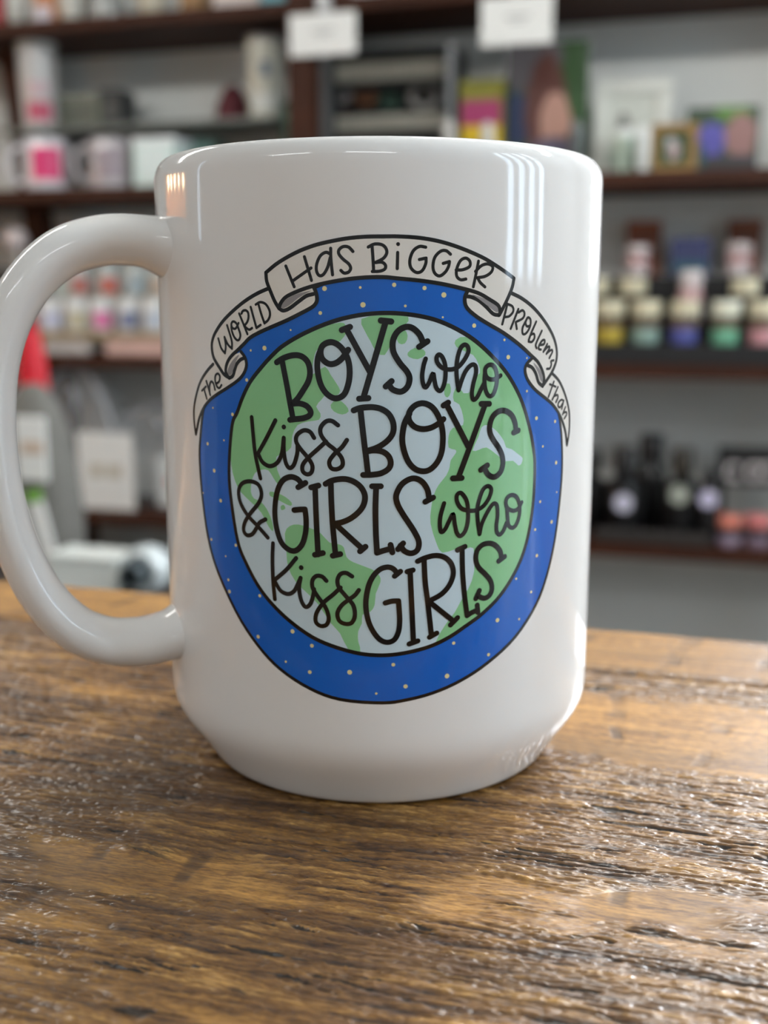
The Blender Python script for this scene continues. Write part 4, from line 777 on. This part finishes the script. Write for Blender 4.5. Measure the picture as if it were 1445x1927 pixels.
def pack(label, p, Y, zb, c):
    x0, x1, z0, z1 = rect(p, Y); t = thing('folded_pack', label, 'package', ((x0 + x1) / 2, Y + .02, zb))
    z1 = max(z1, zb + .02); h = z1 - zb
    box('pouch', mat('card_%d_%d_%d' % c, c, .5), x0, x1, Y, Y + .016, zb, zb + h * .7, t, .006); box('flap', mat('card_%d_%d_%d' % tuple(int(v * .9) for v in c), tuple(int(v * .9) for v in c), .5), x0 + .004, x1 - .004, Y - .001, Y + .012, zb + h * .7, zb + h, t, .002)
pack('white folded pack at the front of the shelf below the tan rack', (82, 640, 166, 672), 1.63, SC, (200, 194, 190)); pack('pale pink folded pack at the front of the shelf below the tan rack', (196, 638, 316, 674), 1.622, SC, (222, 184, 172))
# left of the handle
def bauble(label, px, py, rpx, Y, zb, c):
    p = at(px, py, Y); r_ = (at(px + rpx, py, Y) - p).length; t = thing('ornament', label, 'ornament', (p.x, Y, zb)); m = mat('glaze_%d_%d_%d' % c, c, .25)
    n = 10; lathe('globe', m, [(max(1e-5, r_ * sin(pi * i / n)), p.z - zb - r_ * cos(pi * i / n)) for i in range(n + 1)], (p.x, Y, zb), t, 24, None)
    lathe('stand', mat('stand_white', (206, 204, 198), .4), [(1e-5, 0), (r_ * .8, 0), (r_ * .7, .008), (r_ * .25, .02), (r_ * .22, p.z - zb - r_ * .9), (1e-5, p.z - zb - r_ * .9)], (p.x, Y, zb), t, 20)
bauble('pinkish white ball ornament on a stand left of the mug handle', 30, 450, 20, 1.70, SC, (226, 212, 210))
carton('gift_box', 'pale box below the ball ornament, left of the mug handle', 'box', (-40, 505, 8, 690), 1.64, .04, SC, (60, 58, 56), face=[(.1, .3, .9, .8, (120, 116, 110))])

# -- lower bay, left: clear pouches with white labels
CLEAR = mat('clear_plastic', (220, 224, 226), 0.12, alpha=0.16, var=0.02)
CLEARRIM = mat('clear_plastic_edge', (214, 216, 222), 0.15, alpha=0.5, var=0.02)
def pouch(label, p, lab, Y, zb, inkc, group):
    x0, x1, z0, z1 = rect(p, Y); z0 = zb; w_ = x1 - x0; h = z1 - z0; cx = (x0 + x1) / 2
    t = thing('clear_pouch', label, 'pouch', (cx, Y + .02, z0), group)
    out = [Vector((x0, 0, z0)), Vector((x0, 0, z0 + h * .35))] + [Vector((cx - w_ / 2 * cos(pi * i / 16), 0, z0 + h * .45 + h * .55 * sin(pi * i / 16))) for i in range(17)] + [Vector((x1, 0, z0 + h * .35)), Vector((x1, 0, z0))]
    V, Fc = [], []; n = len(out)
    for yy, sh in ((Y, 1.0), (Y + .05, 1.0)):
        for q in out: V.append((q.x, yy, q.z))
    Fc.append(tuple(range(n))); Fc.append(tuple(reversed(range(n, 2 * n))))
    for i in range(n): j = (i + 1) % n; Fc.append((i, n + i, n + j, j))
    mesh_obj('shell', V, Fc, CLEAR, t)
    mesh_obj('rim', *tube_geo([Vector((q.x, Y, q.z)) for q in out[2:-2]], lambda q: (.006, .004), 8, Vector((0, 1, 0))), CLEARRIM, t, smooth=True)
    a, b, c0, c1 = rect(lab, Y - .003); c0 = max(c0, z0)
    lb = box('label_card', WHT, a, b, Y - .004, Y - .001, c0, c1, t, .001)
    ink = mat('label_ink_%d_%d_%d' % inkc, inkc, .6)
    for (u0, u1) in ((.22, .46), (.52, .78)): box('printed_mark', ink, a + (b - a) * u0, a + (b - a) * u1, Y - .0046, Y - .0038, c0 + (c1 - c0) * .42, c0 + (c1 - c0) * .58, lb)
    mesh_obj('zip_pull', *tube_geo(catmull([Vector((cx + .0, Y - .002, z0 + h * .86)), Vector((cx + .012, Y - .006, z0 + h * .80)), Vector((cx + .006, Y - .006, z0 + h * .72))], 4), lambda q: (.006, .004), 8), CLEARRIM, t, smooth=True)
    return t
pouch('clear plastic pouch with a large white label card seen through the mug handle', (72, 692, 212, 968), (148, 814, 252, 962), 1.66, SD, (206, 198, 180), 'clear pouches on the lower shelf')
pouch('clear plastic pouch behind the left edge of the large mug', (222, 762, 372, 968), (296, 860, 372, 955), 1.72, SD, (222, 150, 140), 'clear pouches on the lower shelf')

# -- low counter behind the table, left
CZT = -0.262
ct = thing('low_counter', 'low dark counter behind the table on the left', 'counter', (-0.85, 0.98, FZ))
CDARK = mat('counter_laminate', (58, 54, 52), .5)
box('counter_top', CDARK, -1.35, -0.45, 0.86, 1.16, CZT - .03, CZT, ct, .003); box('cabinet', CDARK, -1.32, -0.48, 0.88, 1.14, FZ, CZT - .03, ct, .003)
bgx0, bgx1, _, bgz1 = rect((14, 722, 142, 1060), 1.045)
bg = thing('grey_bag', 'grey fabric bag with a white label seen through the left of the mug handle', 'bag', ((bgx0 + bgx1) / 2, 1.045, CZT))
GREYF = mat('grey_fabric', (112, 110, 104), .85, var=.2, scale=60)
V, Fc = [], []; hh = bgz1 - CZT; cxb = (bgx0 + bgx1) / 2; wb = (bgx1 - bgx0) / 2
prf = [(.92, .035, 0), (1.0, .042, .05), (1.0, .045, .3), (.92, .042, .55), (.78, .035, .75), (.58, .024, .9), (.3, .012, .985), (.1, .006, 1.0)]
for (sw, sd, sz) in prf:
    for k in range(20):
        a = 2 * pi * k / 20; e = lambda v: math.copysign(abs(v) ** .7, v)
        V.append((cxb + wb * sw * e(cos(a)) - .006 * sz, 1.045 + sd * e(sin(a)), CZT + hh * sz))
for j in range(len(prf) - 1):
    for k in range(20): q = (k + 1) % 20; Fc.append((j * 20 + k, j * 20 + q, (j + 1) * 20 + q, (j + 1) * 20 + k))
Fc.append(tuple(reversed(range(20)))); Fc.append(tuple((len(prf) - 1) * 20 + k for k in range(20)))
mesh_obj('body', V, Fc, GREYF, bg, smooth=True)
la, lb_, lc0, lc1 = rect((30, 784, 86, 905), .992); lbl = box('label_card', WHT, la, lb_, .992, .996, lc0, lc1, bg, .0015)
box('printed_mark', mat('label_ink_beige', (212, 190, 170), .6), la + .008, lb_ - .004, .9912, .9925, lc0 + (lc1 - lc0) * .42, lc0 + (lc1 - lc0) * .62, lbl)
rdx0, rdx1, _, rdz1 = rect((46, 600, 94, 1060), 1.12)
rd = thing('red_bottle', 'tall bright red bottle behind the grey bag', 'bottle', ((rdx0 + rdx1) / 2, 1.12, CZT)); rr_ = (rdx1 - rdx0) / 2; rh = rdz1 - CZT
lathe('body', mat('bright_red', (216, 24, 44), .35), [(1e-5, 0), (rr_ * 1.05, 0), (rr_ * 1.05, rh * .6), (rr_ * .95, rh * .8), (rr_ * .6, rh * .95), (1e-5, rh * .95)], ((rdx0 + rdx1) / 2, 1.12, CZT), rd, 28)
lathe('cap', mat('deep_red', (170, 18, 34), .35), [(1e-5, rh * .95), (rr_ * .5, rh * .95), (rr_ * .5, rh), (1e-5, rh)], ((rdx0 + rdx1) / 2, 1.12, CZT), rd, 20)
tq = thing('plant_tag', 'white tag stick with a green tip leaning on the grey bag', 'tag', (at(95, 1050, .96).x, .96, CZT))
def slab(name, m, a, b, w_, th, parent):
    d = (b - a).normalized(); s = Vector((0, 1, 0)).cross(d).normalized() * (w_ / 2); n_ = Vector((0, th / 2, 0))
    V = [q + i * s + j * n_ for q in (a, b) for j in (-1, 1) for i in (-1, 1)]
    return mesh_obj(name, V, [(0, 1, 3, 2), (4, 6, 7, 5), (0, 4, 5, 1), (2, 3, 7, 6), (0, 2, 6, 4), (1, 5, 7, 3)], m, parent)
pa, pb, pcx = at(106, 1090, .965), at(66, 945, .965), at(60, 922, .965); pa.z = CZT
slab('stick', WHT, pa, pb, .022, .003, tq); slab('tip', mat('leaf_green', (120, 176, 66), .5), pb, pcx, .020, .004, tq)
wx0, wx1, _, wz_ = rect((92, 1046, 216, 1095), .92)
wbx = thing('white_tray', 'low white tray on the counter seen through the mug handle', 'tray', ((wx0 + wx1) / 2, .94, CZT))
WPL = mat('white_plastic', (232, 236, 230), .3, var=.02)
box('base', WPL, wx0, wx1, .92, .97, CZT, wz_ - .006, wbx, .004); box('rim', WPL, wx0 - .002, wx1 + .002, .918, .972, wz_ - .008, wz_, wbx, .003)
gp = at(268, 1060, .94); grr = (at(310, 1060, .94) - gp).length
gl = thing('tape_roll', 'clear glossy roll with a dark hole on the counter, seen through the mug handle', 'roll', (gp.x, .95, CZT))
rp = [Vector((gp.x + grr * .72 * cos(2 * pi * i / 28), .95, CZT + grr * 1.0 + grr * .72 * sin(2 * pi * i / 28))) for i in range(29)]
mesh_obj('roll', *tube_geo(rp, lambda q: (grr * .28, .022), 14, Vector((0, 1, 0)), caps=False), mat('clear_roll', (206, 214, 214), .1, coat=.6, var=.1), gl, smooth=True)
rp = [Vector((gp.x + grr * .44 * cos(2 * pi * i / 24), .935, CZT + grr * 1.0 + grr * .44 * sin(2 * pi * i / 24))) for i in range(25)]
mesh_obj('core', *tube_geo(rp, lambda q: (grr * .04, .030), 8, Vector((0, 1, 0)), caps=False), mat('roll_core', (70, 80, 84), .4), gl, smooth=True)

# ------------------------------------------------------------------ ceiling lamps and added light bars (out of frame, they light the shop)
def glow(i, power, c=(1.0, 0.97, 0.92, 1)):
    g = NT('lamp_diffuser_%d' % i); g.b.inputs['Emission Color'].default_value = c; g.b.inputs['Emission Strength'].default_value = power; g.b.inputs['Base Color'].default_value = (.9, .9, .88, 1); return g.m
G_BAR = {'left': glow(0, LAMPS[0] * 0.65), 'right': glow(1, LAMPS[0])}; CORD = mat('light_bar_cord', (40, 40, 40), .5)
for x, side in ((-1.30, 'left'), (0.45, 'right')):        # unseen bars added low before the shelves to brighten the wall
    y, z = 0.60, 0.84
    t = thing('added_light_bar', 'long white light bar added unseen to brighten the shelf wall, %s one of the pair' % side, 'lamp', (x, y, z), 'added light bars')
    box('housing', WHITEWOOD, x - .55, x + .55, y - .05, y + .05, z + .05, z + .075, t, .004)
    box('tube_diffuser', G_BAR[side], x - .53, x + .53, y - .04, y + .04, z, z + .05, t, .012)
    for dx in (-.4, .4): box('cord', CORD, x + dx - .003, x + dx + .003, y - .003, y + .003, z + .075, CZ, t)
for i, y in ((1, -0.90), (2, -2.40)):
    if LAMPS[i] <= 0: continue
    G = glow(i, LAMPS[i], (0.92, 0.96, 1.0, 1))
    for x, side in ((-1.5, 'left'), (0.55, 'right')):
        t = thing('ceiling_lamp', 'long white ceiling lamp behind the camera, %s one of the pair' % side, 'lamp', (x, y, CZ - .06), 'ceiling lamps')
        box('housing', WHITEWOOD, x - .64, x + .64, y - .11, y + .11, CZ - .03, CZ, t, .004)
        for dy in (-.05, .05): box('tube_diffuser', G, x - .6, x + .6, y + dy - .035, y + dy + .035, CZ - .06, CZ - .03, t, .006)
# ------------------------------------------------------------------ warm-lit oak cabinet on the left wall
OAK = mat('oak_board', (222, 172, 112), .5)
ok = thing('oak_cabinet', 'tall oak display cabinet with a row of small warm bulbs against the left wall', 'cabinet', (-2.45, 0.61, FZ))
box('back_panel', OAK, -2.595, -2.57, 0.10, 1.12, FZ, .47, ok)
for y in (0.11, 1.11): box('side_panel', OAK, -2.57, -2.30, y - .012, y + .012, FZ, .47, ok)
for z in (-.5, -0.1, .2, .46): box('shelf', OAK, -2.57, -2.30, 0.122, 1.098, z - .01, z + .01, ok)
BULB = NT('bulb_glow'); BULB.b.inputs['Emission Color'].default_value = (1.0, 0.72, 0.42, 1); BULB.b.inputs['Emission Strength'].default_value = 60.0
for i in range(5): lathe('bulb', BULB.m, [(1e-5, 0), (.014, .008), (.018, .022), (.012, .04), (1e-5, .046)], (-2.42, 0.22 + .19 * i, .40), ok, 14)
